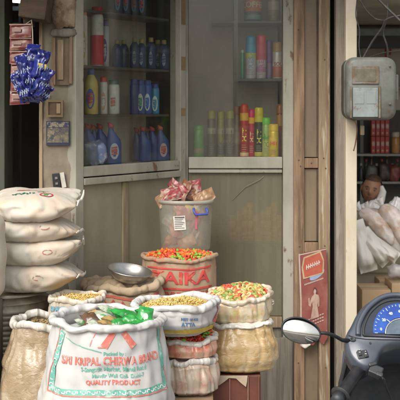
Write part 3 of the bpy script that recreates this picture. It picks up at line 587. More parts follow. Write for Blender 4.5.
for k in range(14): strip(mb, [(.16+.05*k, .345-.002*k), (.19+.05*k, .343-.002*k)], .016, lambda a, b_: pf(a, b_, .003))
mb.build('slogan_line', plain((.6, .48, .42), .5), pt); mb = MB()
for j in range(3):
    for k in range(9): strip(mb, [(.12+.085*k, .74+.035*j-.004*k), (.18+.085*k, .738+.035*j-.004*k)], .011, lambda a, b_: pf(a, b_, .003))
mb.build('caption_line', plain((.6, .48, .42), .5), pt)
fig = [(.50, .455), (.56, .455), (.565, .472), (.66, .487), (.70, .53), (.70, .61), (.655, .62), (.65, .56), (.625, .60), (.66, .66), (.69, .73), (.38, .735), (.42, .66), (.455, .60), (.43, .545), (.375, .595), (.30, .575), (.29, .50), (.335, .495), (.35, .545), (.42, .49), (.495, .472)]
mb = MB(); mb.add([pf(u, v, .003) for u, v in fig], [tuple(range(len(fig)))], 0, False); mb.add([pf(.53+.062*math.cos(q), .432+.03*math.sin(q), .0036) for q in [2*PI*i_/18 for i_ in range(18)]], [tuple(range(18))], 0, False); mb.build('pale_figure', mat('faded_figure', (.50, .34, .28), .5, col2=(.33, .17, .14), scale=25., thr=(.45, .7)), pt)
mb = MB(); mb.add([pf(u, v, .0042) for u, v in ((.465, .425), (.49, .402), (.53, .394), (.575, .404), (.605, .43), (.61, .47), (.585, .475), (.575, .43), (.53, .412), (.49, .425), (.475, .46))], [tuple(range(11))], 0, False); mb.build('figure_hair', plain((.1, .04, .035), .5), pt)
mb = MB(); mb.grid(lambda u, v: (WX(301+9*u, py0), py0-.012-.02*v-.006*math.sin(u*5), WZ(337+10*v*(1-.5*abs(u-.4)), py0)), 6, 6); mb.build('torn_corner', plain((.66, .62, .55), .7), pt, solid=.001)

# ------------------------------------------------------------------ meter box and wires
mY = 4.92
mt = thing('meter_box', 'grey green rusty electricity meter box on the cream post', 'meter box', (WX(370, mY), mY, WZ(120, mY)))
def rrect(x0, x1, z0, z1, rad, n=6):
    out = []
    for cx, cz, a0 in ((x1-rad, z0+rad, -PI/2), (x1-rad, z1-rad, 0), (x0+rad, z1-rad, PI/2), (x0+rad, z0+rad, PI)):
        for i in range(n+1): a = a0+PI/2*i/n; out.append((cx+rad*math.cos(a), cz+rad*math.sin(a)))
    return out
X0, X1, Z0, Z1 = WX(343.5, mY), WX(393, mY), WZ(119.5, mY), WZ(58.5, mY)
M_MET = mat('meter_paint', (.155, .163, .142), .5, .1, col2=(.095, .1, .085), scale=8., thr=(.4, .65), col3=(.10, .07, .045), scale3=14., thr3=(.58, .7), bump=.2)
mb = MB(); mb.loft([[Vector((x, mY-.075+d_, z)) for x, z in rrect(X0+i_, X1-i_, Z0+i_, Z1-i_, .045)] for i_, d_ in ((.016, -.02), (.005, -.012), (0, .0), (0, .15))]); mb.build('case', M_MET, mt)
mb = MB(); mb.loft([[Vector((x, mY-.09+d_, z)) for x, z in rrect(X0-.004, X1+.004, Z0-.004, Z1+.004, .05)] for d_ in (.045, .058)]); mb.build('case_flange', M_MET, mt)
fr = lambda a, b_, c_, e_, dep, nm, m_, bv=.002: MB().box(WX(a, mY-.1), WX(b_, mY-.1), mY-.098-dep, mY-.0955, WZ(e_, mY-.1), WZ(c_, mY-.1)).build(nm, m_, mt, bevel=bv)
M_RUST = mat('rust', (.13, .09, .055), .75, col2=(.18, .17, .14), scale=20., thr=(.45, .6), bump=.3)
fr(352, 379, 66, 84, .004, 'window_frame', M_RUST); fr(355, 376, 68.5, 81.5, .0055, 'meter_window', mat('dirty_window', (.1, .085, .06), .25, col2=(.17, .15, .11), scale=20., coat=.3))
fr(353, 378, 88, 117, .0035, 'name_plate', mat('plate_paint', (.25, .29, .28), .5, col2=(.18, .2, .185), scale=14., thr=(.4, .7), col3=(.16, .09, .05), scale3=22., thr3=(.56, .64)))
fr(354.5, 364, 91, 104, .0055, 'plate_field', plain((.235, .265, .255), .5)); fr(366.5, 376, 91, 104, .0055, 'plate_field', plain((.225, .255, .245), .5)); 
fr(378.6, 380.6, 86, 118, .006, 'rust_streak', M_RUST); fr(350, 352, 86, 118, .006, 'rust_streak', M_RUST)
mb = MB(); mb.box(WX(392, mY)+.004, WX(396.5, mY), mY-.05, mY-.03, WZ(100, mY), WZ(75, mY)); mb.build('hinge', M_MET, mt, bevel=.003)
for z in (66, 104): MB().tube([W(390, z, mY-.105), W(390, z, mY-.088)], .005, 8).build('screw', M_RUST, mt)
M_WIRE = mat('dusty_wire', (.03, .028, .024), .6, col2=(.065, .06, .05), scale=40., thr=(.5, .65))
def wire(label, pts, r, m=M_WIRE, n=6):
    P = [W(*p_) for p_ in pts]; out = []
    for i in range(len(P)-1):
        p0, p1, p2, p3 = P[max(i-1, 0)], P[i], P[i+1], P[min(i+2, len(P)-1)]
        for k in range(n):
            t_ = k/n; out.append(.5*((2*p1)+(p2-p0)*t_+(2*p0-5*p1+4*p2-p3)*t_*t_+(3*p1-p0-3*p2+p3)*t_**3))
    out.append(P[-1]); mb = MB(); mb.tube(out, r, 7); return tag(mb.build('wire', m), label, 'wire', 'wires at the meter box')
wire('thin dark wire running down the cream post to the box', [(357, 0, 4.98), (356, 16, 4.975), (359.5, 30, 4.97), (359, 46, 4.95), (361, 60, 4.9)], .003)
wire('grey cable rising from the box top to the right', [(362, 60, 4.9), (372, 42, 4.88), (382, 28, 4.85), (387, 19, 4.82), (404, 15, 4.8)], .0055)
wire('grey cable dropping from the cable joint to the box', [(388, 60, 4.9), (387, 46, 4.88), (383, 32, 4.87), (387, 18, 4.85), (388, -4, 4.85)], .0045)
wire('sagging cable crossing from the cream post top to the joint', [(358, -3, 4.95), (367, 11, 4.92), (376, 19, 4.88), (386, 20.5, 4.85)], .004)
wire('thick straight cable slanting down to the right edge', [(374, -5, 4.8), (388, 9, 4.75), (410, 30, 4.7)], .006)
wire('thin wire running nearly level right of the box top', [(366, 59, 4.9), (382, 53, 5.0), (404, 50, 5.2)], .0025)
wire('short wire ending dangling under the meter box', [(350, 119, 4.86), (355, 122, 4.85), (357, 130, 4.86), (355.5, 143, 4.88), (353.5, 151, 4.88)], .0032, plain((.12, .06, .035), .6))
tag(MB().box(WX(360.5, 5.0), WX(364.2, 5.0), 4.99, 5.02, WZ(135, 5.0), WZ(125.5, 5.0)).build('wire_clip', plain((.35, .29, .18), .5), bevel=.004), 'small tan wire clip on the cream post below the meter box', 'clip')

# ------------------------------------------------------------------ sacks
class Sack:
    def __init__(s, cx, cy, zb, zt, prof, sq=2.4, seed=0, wr=.008, fold=.006, tilt=(0, 0), lean=(0, 0), wob=.0, ridge=.008):
        s.__dict__.update(cx=cx, cy=cy, zb=zb, zt=zt, prof=prof, sq=sq, seed=seed, wr=wr, fold=fold, tilt=tilt, lean=lean, wob=wob, ridge=ridge)
    def rad(s, t):
        P = s.prof
        for i in range(len(P)-1):
            if t <= P[i+1][0] or i == len(P)-2:
                k = (t-P[i][0])/(P[i+1][0]-P[i][0]); k = max(0, min(1, k)); k = k*k*(3-2*k) if 0 < i < len(P)-2 else k
                return P[i][1]+(P[i+1][1]-P[i][1])*k, P[i][2]+(P[i+1][2]-P[i][2])*k
    def P(s, a, t, off=0.):
        rx, ry = s.rad(t); ca, sa = math.cos(a), math.sin(a); n = s.sq+(2.05-s.sq)*max(0, t)**3
        k = (abs(ca)**n+abs(sa)**n)**(-1/n)
        x, y = rx*k*ca, ry*k*sa; z = s.zb+(s.zt-s.zb)*t+max(0, t)**2*(s.tilt[0]*x+s.tilt[1]*y)+s.wob*t**3*nz(ca*1.5+s.seed, sa*1.5, 4)
        q = Vector((x*4+s.seed*3.1, y*4, z*5)); e = s.seed
        d = s.wr*1.6*mnoise.noise(q)+s.wr*.8*mnoise.noise(q*2.7)
        rg = 1-abs(mnoise.noise(Vector((ca*2.2+e, sa*2.2, z*7+ca*1.5))))*2.2; d -= s.ridge*max(0, rg)**3 * .9
        rg = 1-abs(mnoise.noise(Vector((ca*2.6+e*2+z*5, sa*2.6-z*3, z*4-sa*2))))*2.6; d += s.ridge*.45*max(0, rg)**3
        d += s.fold*1.4*nz(ca*4.5+e, sa*4.5, t*1.5)*max(0, t)**2
        o = Vector((ca, sa, 0)); 
        return Vector((s.cx+s.lean[0]*t, s.cy+s.lean[1]*t, 0))+Vector((x, y, z))+o*(d+off)
    def at(s, x, z, off=.003):           # x metres round the front, z height
        rx, ry = s.rad((z-s.zb)/(s.zt-s.zb)); return s.P(-PI/2+x/((rx+ry)/2), (z-s.zb)/(s.zt-s.zb), off)
    def body(s, seg=150, rows=64):
        mb = MB(); mb.loft([[s.P(2*PI*j/seg, i/rows) for j in range(seg)] for i in range(rows+1)], cap1=False); return mb
    def cuff(s, cw=.022, ch=.03, seg=260, out=.004, up=.0, lump_=.35, sn=22):
        mb = MB(); rings = []; cw *= .82; ch *= .66
        for j in range(seg):
            a = 2*PI*j/seg; p = s.P(a, 1); ca, sa = math.cos(a), math.sin(a)
            p = p+Vector((ca, sa, 0))*(.010*nz(ca*3+s.seed, sa*3, 7)+.004*nz(ca*9, sa*9, s.seed))+Vector((0, 0, .007*nz(ca*3.5, sa*3.5, s.seed+4)))
            k = 1+lump_*nz(ca*2.1+s.seed, sa*2.1, 9)+lump_*.5*nz(ca*6+s.seed, sa*6, 3); ring = []
            for i in range(sn):
                b_ = 2*PI*i/sn; w_ = 1+.13*nz(ca*5, sa*5, i*.25+s.seed)+.05*nz(ca*14+i*.2, sa*14, i*.2)-.07*max(0, 1-abs(nz(ca*3.2+i*.12, sa*3.2, s.seed+i*.1))*3.4)**2-.05*max(0, 1-abs(nz(ca*8-i*.15, sa*8, s.seed+i*.12))*3)**2
                ring.append(p+Vector((ca, sa, 0))*(out+cw*k*w_*math.cos(b_))+Vector((0, 0, up+ch*k*w_*math.sin(b_))))
            rings.append(ring)
        rings.append(rings[0]); mb.loft(rings, cap0=False, cap1=False); return mb
    def fill(s, dep=.03, mound=.03, n=26, seg=90, scale=.97, rough_=.006):
        mb = MB(); rings = []
        for i in range(n+1):
            k = 1-i/n*.985
            ring = []
            for j in range(seg):
                a = 2*PI*j/seg; p = s.P(a, 1); c_ = Vector((s.cx+s.lean[0], s.cy+s.lean[1], s.zt))
                q = c_+(p-c_)*k*scale; q.z += -dep+mound*(1-k*k)+rough_*nz(q.x*30, q.y*30, s.seed)*(1 if i else 0); ring.append(q)
            rings.append(ring)
        mb.loft(rings, cap0=False); return mb
    def top(s, u, a, dep, mound, scale=.95):     # a point on the goods
        p = s.P(a, 1); c_ = Vector((s.cx+s.lean[0], s.cy+s.lean[1], s.zt)); q = c_+(p-c_)*u*scale; q.z += -dep+mound*(1-u*u); return q
def rrot(): return Matrix.Rotation(random.uniform(0, 6.28), 3, 'Z') @ Matrix.Rotation(random.uniform(-1.2, 1.2), 3, 'X') @ Matrix.Rotation(random.uniform(0, 6.28), 3, 'Y')
def pieces(s, n, size, dep, mound, kind_, nm, mats, umax=1., zj=.008):
    mb = MB()
    for i in range(n):
        c_ = s.top(math.sqrt(random.random())*umax, random.uniform(0, 2*PI), dep, mound); c_.z += random.uniform(-.004, zj); M = rrot(); mi = random.randrange(len(mats)); z = size*random.uniform(.75, 1.2)
        if kind_ == 'elbow':
            pts = [c_+M @ Vector((z*math.cos(t_)-z*.6, z*math.sin(t_), 0)) for t_ in (-.9, -.3, .3, .9)]; mb.tube(pts, z*.28, 6, mi)
        elif kind_ == 'ring':
            n_ = 9; r0, r1, hh = z*.8, z*.42, z*.34
            vs = [c_+M @ Vector((r*math.cos(2*PI*j/n_), r*math.sin(2*PI*j/n_), h_)) for r, h_ in ((r0, -hh), (r0, hh), (r1, hh), (r1, -hh)) for j in range(n_)]
            mb.add(vs, [(k*n_+j, k*n_+(j+1) % n_, ((k+1) % 4)*n_+(j+1) % n_, ((k+1) % 4)*n_+j) for k in range(4) for j in range(n_)], mi)
        else:
            pts = [c_+M @ Vector((0, 0, z*t_)) for t_ in (-.9, -.3, .4, .9)]; mb.tube(pts, [z*.35, z*.5, z*.46, z*.3], 6, mi)
    o = mb.build(nm, mats); return o
M_PP = weave('white_woven_sack', (.56, .56, .54), (.5, .5, .485), 1500., .1, .5, stain=(.55, .51, .44), thr=(.5, .8), crease=1.)
M_PPC = weave('white_sack_lining', (.57, .57, .555), (.52, .52, .505), 1500., .08, .45, crease=.9, stain=(.55, .52, .46), thr=(.5, .8))
M_JUTE = weave('jute', (.50, .39, .26), (.36, .27, .175), 900., .5, .85, stain=(.45, .37, .26), crease=.3)
M_CLEAR = filmed('grain_behind_film', [(.29, .21, .12), (.36, .27, .165), (.32, .235, .14), (.41, .325, .215)], 55., (.52, .46, .37), (.52, .82), stretch=(1, 1, 1.8), bump=.45)
M_FILM = mat('milky_film', (.66, .63, .57), .3, col2=(.5, .45, .37), scale=14., thr=(.45, .7), bump=.7, bscale=30., coat=.4)
M_PASTA = filmed('pasta_behind_film', [(.40, .255, .10), (.48, .33, .155), (.43, .29, .125), (.54, .41, .23)], 62., (.66, .57, .42), (.52, .82), stretch=(.6, 1, 1.3), bump=.4)
M_YP = [plain((.72, .52, .17), .5), plain((.78, .6, .26), .5), plain((.66, .45, .13), .5)]
M_FRY = [plain((.62, .06, .03), .5), plain((.7, .2, .03), .5), plain((.24, .40, .05), .5), plain((.72, .45, .1), .5), plain((.7, .5, .2), .5)]
TEAL = mat('faded_green_ink', (.13, .40, .31), .5, col2=(.5, .62, .57), scale=45., thr=(.5, .72), detail=8); RED = mat('faded_red_ink', (.62, .17, .13), .5, col2=(.68, .5, .47), scale=45., thr=(.5, .72), detail=8); WHT = plain((.8, .8, .77), .5)

def sack_thing(S, name, label, m, cuffm=None, cuff=dict(), cat='sack', group=None, rows=64):
    t = thing(name, label, cat, (S.cx, S.cy, S.zb), 0, group)
    S.body(rows=rows).build('sack_body', m, t)
    if cuffm: S.cuff(**cuff).build('rolled_rim', cuffm, t)
    return t
# --- the big white printed sack in front
S1 = Sack(WX(108, 3.7)-.005, 3.7, ZB, WZ(318, 3.7), [(0, .19, .16), (.05, .235, .2), (.3, .255, .225), (.6, .252, .225), (.85, .228, .205), (1, .2, .18)], 2.1, 1, .012, .004, tilt=(-.02, .0), wob=.012, ridge=.009)
t = sack_thing(S1, 'woven_sack', 'big white woven sack with red and green printing and green packets inside', M_PP, M_PPC, dict(cw=.02, ch=.021, out=.006, lump_=.55))
S1.fill(.05, .02).build('inner_lining', M_PPC, t)
pr_g, pr_r, pr_w = MB(), MB(), MB()
f1 = lambda off=.003: (lambda x, z: S1.at(x, z, off))
z_of = lambda py: EYE-(py-HZ)*3.475/F
x_of = lambda px: (px-108)*3.5/F
# border: red outer line, teal scroll band, inner line
BL, BR, BT, BB = -.195, .26, z_of(338), z_of(395)
strip(pr_r, lin((BL+.028, BT+.01), (BL-.026, BB-.012), 24), .0035, f1()); strip(pr_r, lin((BL-.026, BB-.012), (BR+.02, BB-.012), 40), .0045, f1()); strip(pr_r, lin((BR+.02, BB-.012), (BR+.01, BT), 20), .0035, f1())
strip(pr_g, lin((BL+.045, BT), (BL-.006, BB), 24), .022, f1()); strip(pr_g, lin((BL-.006, BB), (BR, BB), 40), .02, f1()); strip(pr_g, lin((BR, BB), (BR-.005, BT), 20), .02, f1())
for k in range(9):
    zc = BT+(BB-BT)*(k+.5)/9; xc = BL+.045-.051*(k+.5)/9
    strip(pr_w, [(xc+.007*math.cos(i*.5+k*3.14), zc+.005*math.sin(i*.5+k*3.14)+.002*i/8) for i in range(9)], .0035, f1(.0042))
for k in range(26):
    xc = BL+(BR-BL)*(k+.6)/26
    strip(pr_w, [(xc+.006*math.cos(i*.5+k*3.14), BB+.005*math.sin(i*.5+k*3.14)) for i in range(9)], .0035, f1(.0042))
tx = lambda mb, s_, size, x, py, slope=0., wt=.0006, sx=1.: put_text(mb, s_, size, lambda a, b_: S1.at(x+a, z_of(py+4)+b_+slope*a, .0026), 0, 0, wt, 'CENTER', sx)
tx(pr_r, 'SRI KRIPAL CHIRWA BRAND', .038, .045, 360, 0, .0012, .80)
tx(pr_g, 'Packed by :', .017, .045, 352.5, 0, .0004); tx(pr_g, 'S-Sangatla Market, Mandi Road', .021, .045, 368, 0, .0005, .92); tx(pr_g, 'Mandir Wali Gali, Delhi-7', .018, .06, 374.5, 0, .0004)
tx(pr_r, 'QUALITY PRODUCT', .021, .04, 381, 0, .0008)
strip(pr_g, lin((BL+.06, z_of(342)), (.0, z_of(355)), 14), .003, f1())
for x0_, x1_ in ((.04, .008), (.075, .115)): strip(pr_r, [(x0_, z_of(336)), ((x0_+x1_)/2, z_of(343)), (x1_, z_of(350))], [.02, .022, .026], f1())
strip(pr_r, [(-.02, z_of(336)), (-.04, z_of(348))], .004, f1()); strip(pr_r, lin((-.012, z_of(350)), (.02, z_of(350)), 3), .005, f1())
pr_g.build('green_print', TEAL, t); pr_r.build('red_print', RED, t); pr_w.build('border_scroll', WHT, t)
M_GRN = mat('green_wrapper', (.035, .32, .06), .25, col2=(.02, .2, .04), scale=18., col3=(.5, .6, .45), scale3=24., thr3=(.62, .68), coat=.5, bump=.4, bscale=40.)
for k, (px, py, sz, rot, m_, lab) in enumerate(((145, 318, .038, .2, 0, 'upright green packet with white patch at the right inside the white sack'), (134, 318, .042, 1.2, 0, 'large green packet lying right of the middle in the white sack'), (124, 316, .042, 2.2, 0, 'large green packet lying in the middle of the white sack'),
        (139, 319, .032, .8, 0, 'low green packet in front of the upright one'), (111, 318, .034, 2.8, 1, 'tan packet beside the green ones in the white sack'), (90, 318, .036, .4, 2, 'dark brown packet at the left end inside the white sack'), (118, 321, .03, 1.7, 3, 'pale clear packet half sunk among the green packets'), (145, 313.5, .034, 2.6, 0, 'green packet farthest back right in the white sack'), (101, 317, .036, 1.1, 3, 'clear packet between the dark brown one and the tan one'), (129, 312.5, .036, .5, 0, 'green packet at the back middle of the white sack'), (131, 321, .028, 2.9, 0, 'green packet nearest the front rim of the white sack'), (108, 313, .034, 2.0, 3, 'pale clear packet at the back left of the white sack'),
        (83, 318, .026, 2.3, 3, 'clear packet touching the left rim inside the white sack'), (95, 320.5, .028, 1.4, 3, 'clear packet beside the brown packet at the front rim'), (118, 320.5, .027, .3, 0, 'green packet at the front rim in the middle of the white sack'), (137, 319.5, .024, 1.9, 0, 'green packet at the front rim below the upright packet'), (149, 318.5, .024, 1.1, 0, 'green packet squeezed against the right rim of the white sack'), (105, 321, .026, 2.6, 1, 'tan packet at the front rim of the white sack'), (96, 313, .03, .9, 1, 'tan packet at the back left rim of the white sack'), (118, 311, .03, 1.6, 0, 'green packet against the back rim of the white sack'), (150, 314, .026, 2.2, 3, 'clear packet behind the upright green packet'), (87, 320.5, .024, .2, 2, 'small dark packet at the front left rim of the white sack'))):
    Y = 3.7+(318-py)*.03; p_ = Vector((WX(px, Y), Y, S1.zt-.017+.008*(k % 3)))
    t = thing('snack_packet', lab, 'packet', p_, 0, 'packets in the white sack')
    ca, sa = math.cos(rot), math.sin(rot)
    up = Vector((sa*.5, .25, .7)) if k == 0 else Vector((-sa, ca*.8, .25))
    wv = Vector((ca, sa*.6, .2)).normalized() if k else Vector((1, .1, -.25)).normalized(); hv = up.normalized(); tn = wv.cross(hv).normalized()
    if k == 0: p_.z += .02
    pillow(MB(), p_, wv*sz*.75, hv*sz, tn*sz*.42, k*3.3, .3).build('wrapper', [M_GRN, plain((.4, .27, .1), .3, coat=.4), plain((.12, .07, .04), .3, coat=.4), mat('clear_wrapper', (.42, .45, .36), .2, col2=(.1, .3, .1), scale=20., thr=(.52, .6), coat=.5)][m_], t)
    if k: continue
    pz = MB(); sgn = -1 if tn.y > 0 else 1
    pz.add([p_+wv*sz*.26*math.cos(i*PI/8)+hv*sz*.34*math.sin(i*PI/8)+tn*sgn*sz*.47 for i in range(16)], [tuple(range(16))], 0, False); pz.build('wrapper_label', plain(((.55, .62, .55), (.6, .5, .3), (.3, .2, .12), (.6, .5, .3))[m_], .3), t)

# --- left tall film sack of tan grain
S2 = Sack(WX(38, 4.0), 4.0, ZB, WZ(322, 4.0), [(0, .17, .15), (.05, .2, .18), (.4, .195, .18), (.75, .165, .155), (.92, .135, .13), (1, .122, .12)], 2.2, 5, .009, .005, tilt=(-.10, .0), lean=(.03, 0), wob=.02, ridge=.01)
t = sack_thing(S2, 'film_sack', 'tall clear plastic sack of tan grain at the left front with rolled rim', M_CLEAR, M_FILM, dict(cw=.015, ch=.024, lump_=.4))
S2.fill(.035, .015).build('inner_lining', M_FILM, t)
kind(pieces(S2, 500, .006, .03, .018, 'grain', 'grain', [plain((.36, .27, .13), .6), plain((.28, .2, .09), .6)]), 'stuff', 'tan grain heaped inside the tall film sack', 'grain')
# --- small sack with blue print and yellow flakes
S3 = Sack(WX(76.5, 4.16), 4.16, ZB, WZ(297, 4.16), [(0, .11, .1), (.05, .135, .125), (.5, .14, .13), (.85, .125, .115), (1, .108, .095)], 2.2, 9, .007, .004, wob=.012, ridge=.008)
t = sack_thing(S3, 'woven_sack', 'small pale sack with blue lettering filled with yellow grain behind the big white sack', weave('greyish_woven', (.60, .56, .47), (.5, .46, .38), 1300., .15, .6, stain=(.45, .36, .22), thr=(.45, .7), crease=.4), mat('translucent_rim', (.62, .57, .49), .4, col2=(.5, .42, .3), scale=14., bump=.6, bscale=30.), dict(cw=.011, ch=.02, lump_=.4))
mb = MB(); put_text(mb, 'SHAKTI BHOG', .026, lambda a, b_: S3.at(a-.02, S3.zt-.035+b_, .006), weight=.0012); put_text(mb, 'BESAN', .022, lambda a, b_: S3.at(a-.055, S3.zt-.07+b_, .004), weight=.001)
mb.build('blue_print', plain((.16, .36, .45), .5), t)
S3.fill(.012, .01).build('goods_bed', M_YP[0], t)
kind(pieces(S3, 700, .0045, .01, .012, 'grain', 'yellow_grain', M_YP), 'stuff', 'yellow grain filling the small sack with blue lettering', 'grain')
# --- jute sack with the steel pan
S4 = Sack(WX(123, 4.5), 4.5, ZB, WZ(284, 4.5), [(0, .17, .14), (.05, .2, .17), (.5, .205, .18), (.85, .2, .17), (1, .17, .145)], 2.3, 13, .008, .006, tilt=(.02, 0), wob=.03, ridge=.01)
t = sack_thing(S4, 'jute_sack', 'brown jute sack folded shut under the steel pan', M_JUTE, M_JUTE, dict(cw=.022, ch=.028, lump_=.45))
S4.fill(.0, .03, rough_=.02).build('folded_top', M_JUTE, t)
mb = MB()
for k in range(7): strip(mb, [(-.12+.04*k, S4.zt-.075+.01*math.sin(k)), (-.11+.04*k, S4.zt-.045), (-.095+.04*k, S4.zt-.07)], .008, lambda x, z: S4.at(x, z, .004))
strip(mb, lin((-.16, S4.zt-.03), (.17, S4.zt-.035), 20), .01, lambda x, z: S4.at(x, z, .004)); strip(mb, lin((-.16, S4.zt-.095), (.17, S4.zt-.09), 20), .02, lambda x, z: S4.at(x, z, .004))
mb.build('red_print', plain((.42, .09, .06), .8), t)
# steel pan
pc = W(128, 270, 4.44); Mx = Matrix.Translation(Vector((pc.x, pc.y, S4.zt+.022))) @ Matrix.Rotation(R(10), 4, 'Y') @ Matrix.Rotation(R(6), 4, 'X')
t = thing('steel_pan', 'dented steel weighing pan lying on the jute sack', 'pan', (pc.x, pc.y, S4.zt+.03))
mb = MB(); mb.lathe([(0, .0), (.04, .001), (.068, .012), (.09, .035), (.097, .05), (.1, .052), (.099, .055), (.095, .053), (.087, .036), (.066, .0145), (.04, .0035), (0, .0025)], seg=48, sx=1., cap0=False, cap1=False); mb.xf(Mx); mb.build('bowl', M_STEEL, t)
mb = MB(); mb.tube([Mx @ Vector((.1*math.cos(2*PI*i/48), .1*math.sin(2*PI*i/48), .053)) for i in range(49)], .003, 8); mb.build('rim_wire', M_STEEL, t)
# --- jute sack with red letters and fryums
S5 = Sack(WX(179, 4.68), 4.68, ZB, WZ(256, 4.68), [(0, .14, .12), (.05, .165, .145), (.5, .17, .15), (.85, .175, .15), (1, .165, .14)], 2.2, 17, .005, .003, wob=.01, ridge=.006)
M_JUTE2 = weave('jute_pale', (.50, .36, .24), (.36, .25, .16), 900., .45, .8, stain=(.5, .13, .09), thr=(.55, .66), stscale=12., crease=.3)
t = sack_thing(S5, 'jute_sack', 'jute sack with big red letters filled with red and green fryums', M_JUTE2, M_JUTE2, dict(cw=.011, ch=.016, lump_=.3))
mb = MB(); fz = lambda x, z: S5.at(x, z, .004)
put_text(mb, 'ZAIKA', .078, lambda a, b_: fz(a+.01, S5.zt-.078+b_), weight=.002, sx=1.15)
strip(mb, lin((-.15, S5.zt-.035), (.16, S5.zt-.035), 26), .007, fz); strip(mb, lin((-.15, S5.zt-.125), (.16, S5.zt-.125), 26), .009, fz)
for k in range(12): strip(mb, [(-.15+.026*k, S5.zt-.14), (-.14+.026*k, S5.zt-.16), (-.13+.026*k, S5.zt-.14)], .007, fz)
for k in range(5): strip(mb, [(-.17+.006*k, S5.zt-.05-.02*k), (-.135, S5.zt-.055-.02*k)], .009, fz)
mb.build('red_print', mat('red_jute_ink', (.50, .06, .05), .8, col2=(.5, .28, .2), scale=40., thr=(.6, .75), detail=8), t)
S5.fill(.012, .02).build('goods_bed', M_FRY[0], t)
kind(pieces(S5, 420, .0145, .006, .026, 'grain', 'fryums', M_FRY[:3]+[M_FRY[0], M_FRY[1]]), 'stuff', 'red orange and green fryums heaped in the jute sack with red letters', 'snacks')
# --- clear tub behind it
tb = W(185.5, 250, 4.9); tbh = WZ(199, 4.9)-WZ(250, 4.9); rt = 27.5*4.9/F
tag(MB().box(tb.x-.12, tb.x+.1, 4.82, 5.02, ZB, tb.z-.002).build('wooden_crate', M_GREYWOOD, bevel=.005), 'grey wooden crate under the clear tub behind the jute sack', 'crate')
t = thing('plastic_tub', 'tapered cloudy plastic tub with white label and blue handle', 'tub', (tb.x, tb.y, tb.z))
M_TUB0 = filmed('packets_behind_tub_wall', [(.25, .215, .165), (.29, .23, .17), (.36, .19, .17), (.36, .31, .15), (.27, .26, .23)], 15., (.33, .31, .265), (.45, .75), rough=.25, fscale=4., bump=.1)
M_TUB = glassy('cloudy_tub_plastic', dust=(.50, .47, .40), d0=.3, d1=.5, tint=(.92, .9, .84), scale=9., gl=.07, grough=.18)
mb = MB(); mb.lathe([(0, .003), (rt*.86, .003), (rt*.9, .012), (rt*.95, tbh*.6), (rt*.985, tbh*.93)], seg=48, sy=.8, cap0=False, cap1=False); mb.build('tub_wall', M_TUB, t, local=True)
mb = MB(); mb.lathe([(rt*.988, tbh*.925), (rt*1.03, tbh*.93), (rt*1.04, tbh*.985), (rt*1.0, tbh), (rt*.975, tbh*.985), (rt*.97, tbh*.94)], seg=48, sy=.8, cap0=False, cap1=False); mb.build('tub_rim', mat('tub_rim_plastic', (.42, .39, .32), .35, col2=(.33, .3, .25), scale=12.), t, local=True)
TC = [(.5, .36, .1), (.5, .14, .13), (.42, .27, .15), (.48, .42, .3), (.36, .12, .07), (.3, .33, .3)]
for k in range(22):
    lv = k//6; a_ = k*2.4; rr_ = rt*.52*(.5+.5*((k*7) % 5)/4); w_ = Vector((math.cos(k*1.7), .3, .5*math.sin(k*2.3))).normalized(); h2 = Vector((-.5*math.sin(k), .4, 1)).normalized()
    yy_ = -abs(math.sin(a_))*rr_*.75 if k % 3 else math.sin(a_)*rr_*.6
    o_ = pillow(MB(), (tb.x+math.cos(a_)*rr_, tb.y+yy_, tb.z+.05+lv*.045), w_*.045, h2*.032, w_.cross(h2)*.014, k*1.9, .6, n=10).build('tub_packet', mat('tub_pack', TC[k % 6], .35, col2=TC[(k+2) % 6], scale=16., thr=(.5, .6)))
    tag(o_, 'small crinkled packet inside the cloudy plastic tub', 'packet', 'packets inside the plastic tub')
tm = lambda x, z, off=.003: Vector(((rt*(.9+.1*z/tbh)+off)*math.sin(x/rt), -(rt*.8*(.9+.1*z/tbh)+off)*math.cos(x/rt), z))
mb = MB(); strip(mb, lin((-.038, tbh*.565), (-.038+.06, tbh*.585), 8), .068, lambda x, z: tm(x-.02, z)); mb.build('label', plain((.72, .7, .64), .5), t, local=True)
mb = MB()
for k in range(7): strip(mb, lin((-.052, tbh*.68-.0085*k), (-.004-.006*(k % 3), tbh*.688-.0085*k), 6), .0026 if k else .006, lambda x, z: tm(x, z, .0045))
mb.build('label_print', plain((.12, .11, .1), .5), t, local=True)
mb = MB(); hx = .075
mb.tube([tm(hx-.035, tbh*.86, .004), tm(hx-.035, tbh*.8, .012), tm(hx-.03, tbh*.74, .02), tm(hx+.03, tbh*.74, .02), tm(hx+.037, tbh*.8, .012), tm(hx+.037, tbh*.86, .004)], .0058, 8)
mb.build('handle', plain((.06, .09, .4), .35), t, local=True)
mb = MB(); strip(mb, lin((.055, tbh*.45), (.058, tbh*.8), 6), .012, lambda x, z: tm(x, z)); mb.build('pink_streak', plain((.55, .16, .2), .4), t, local=True)
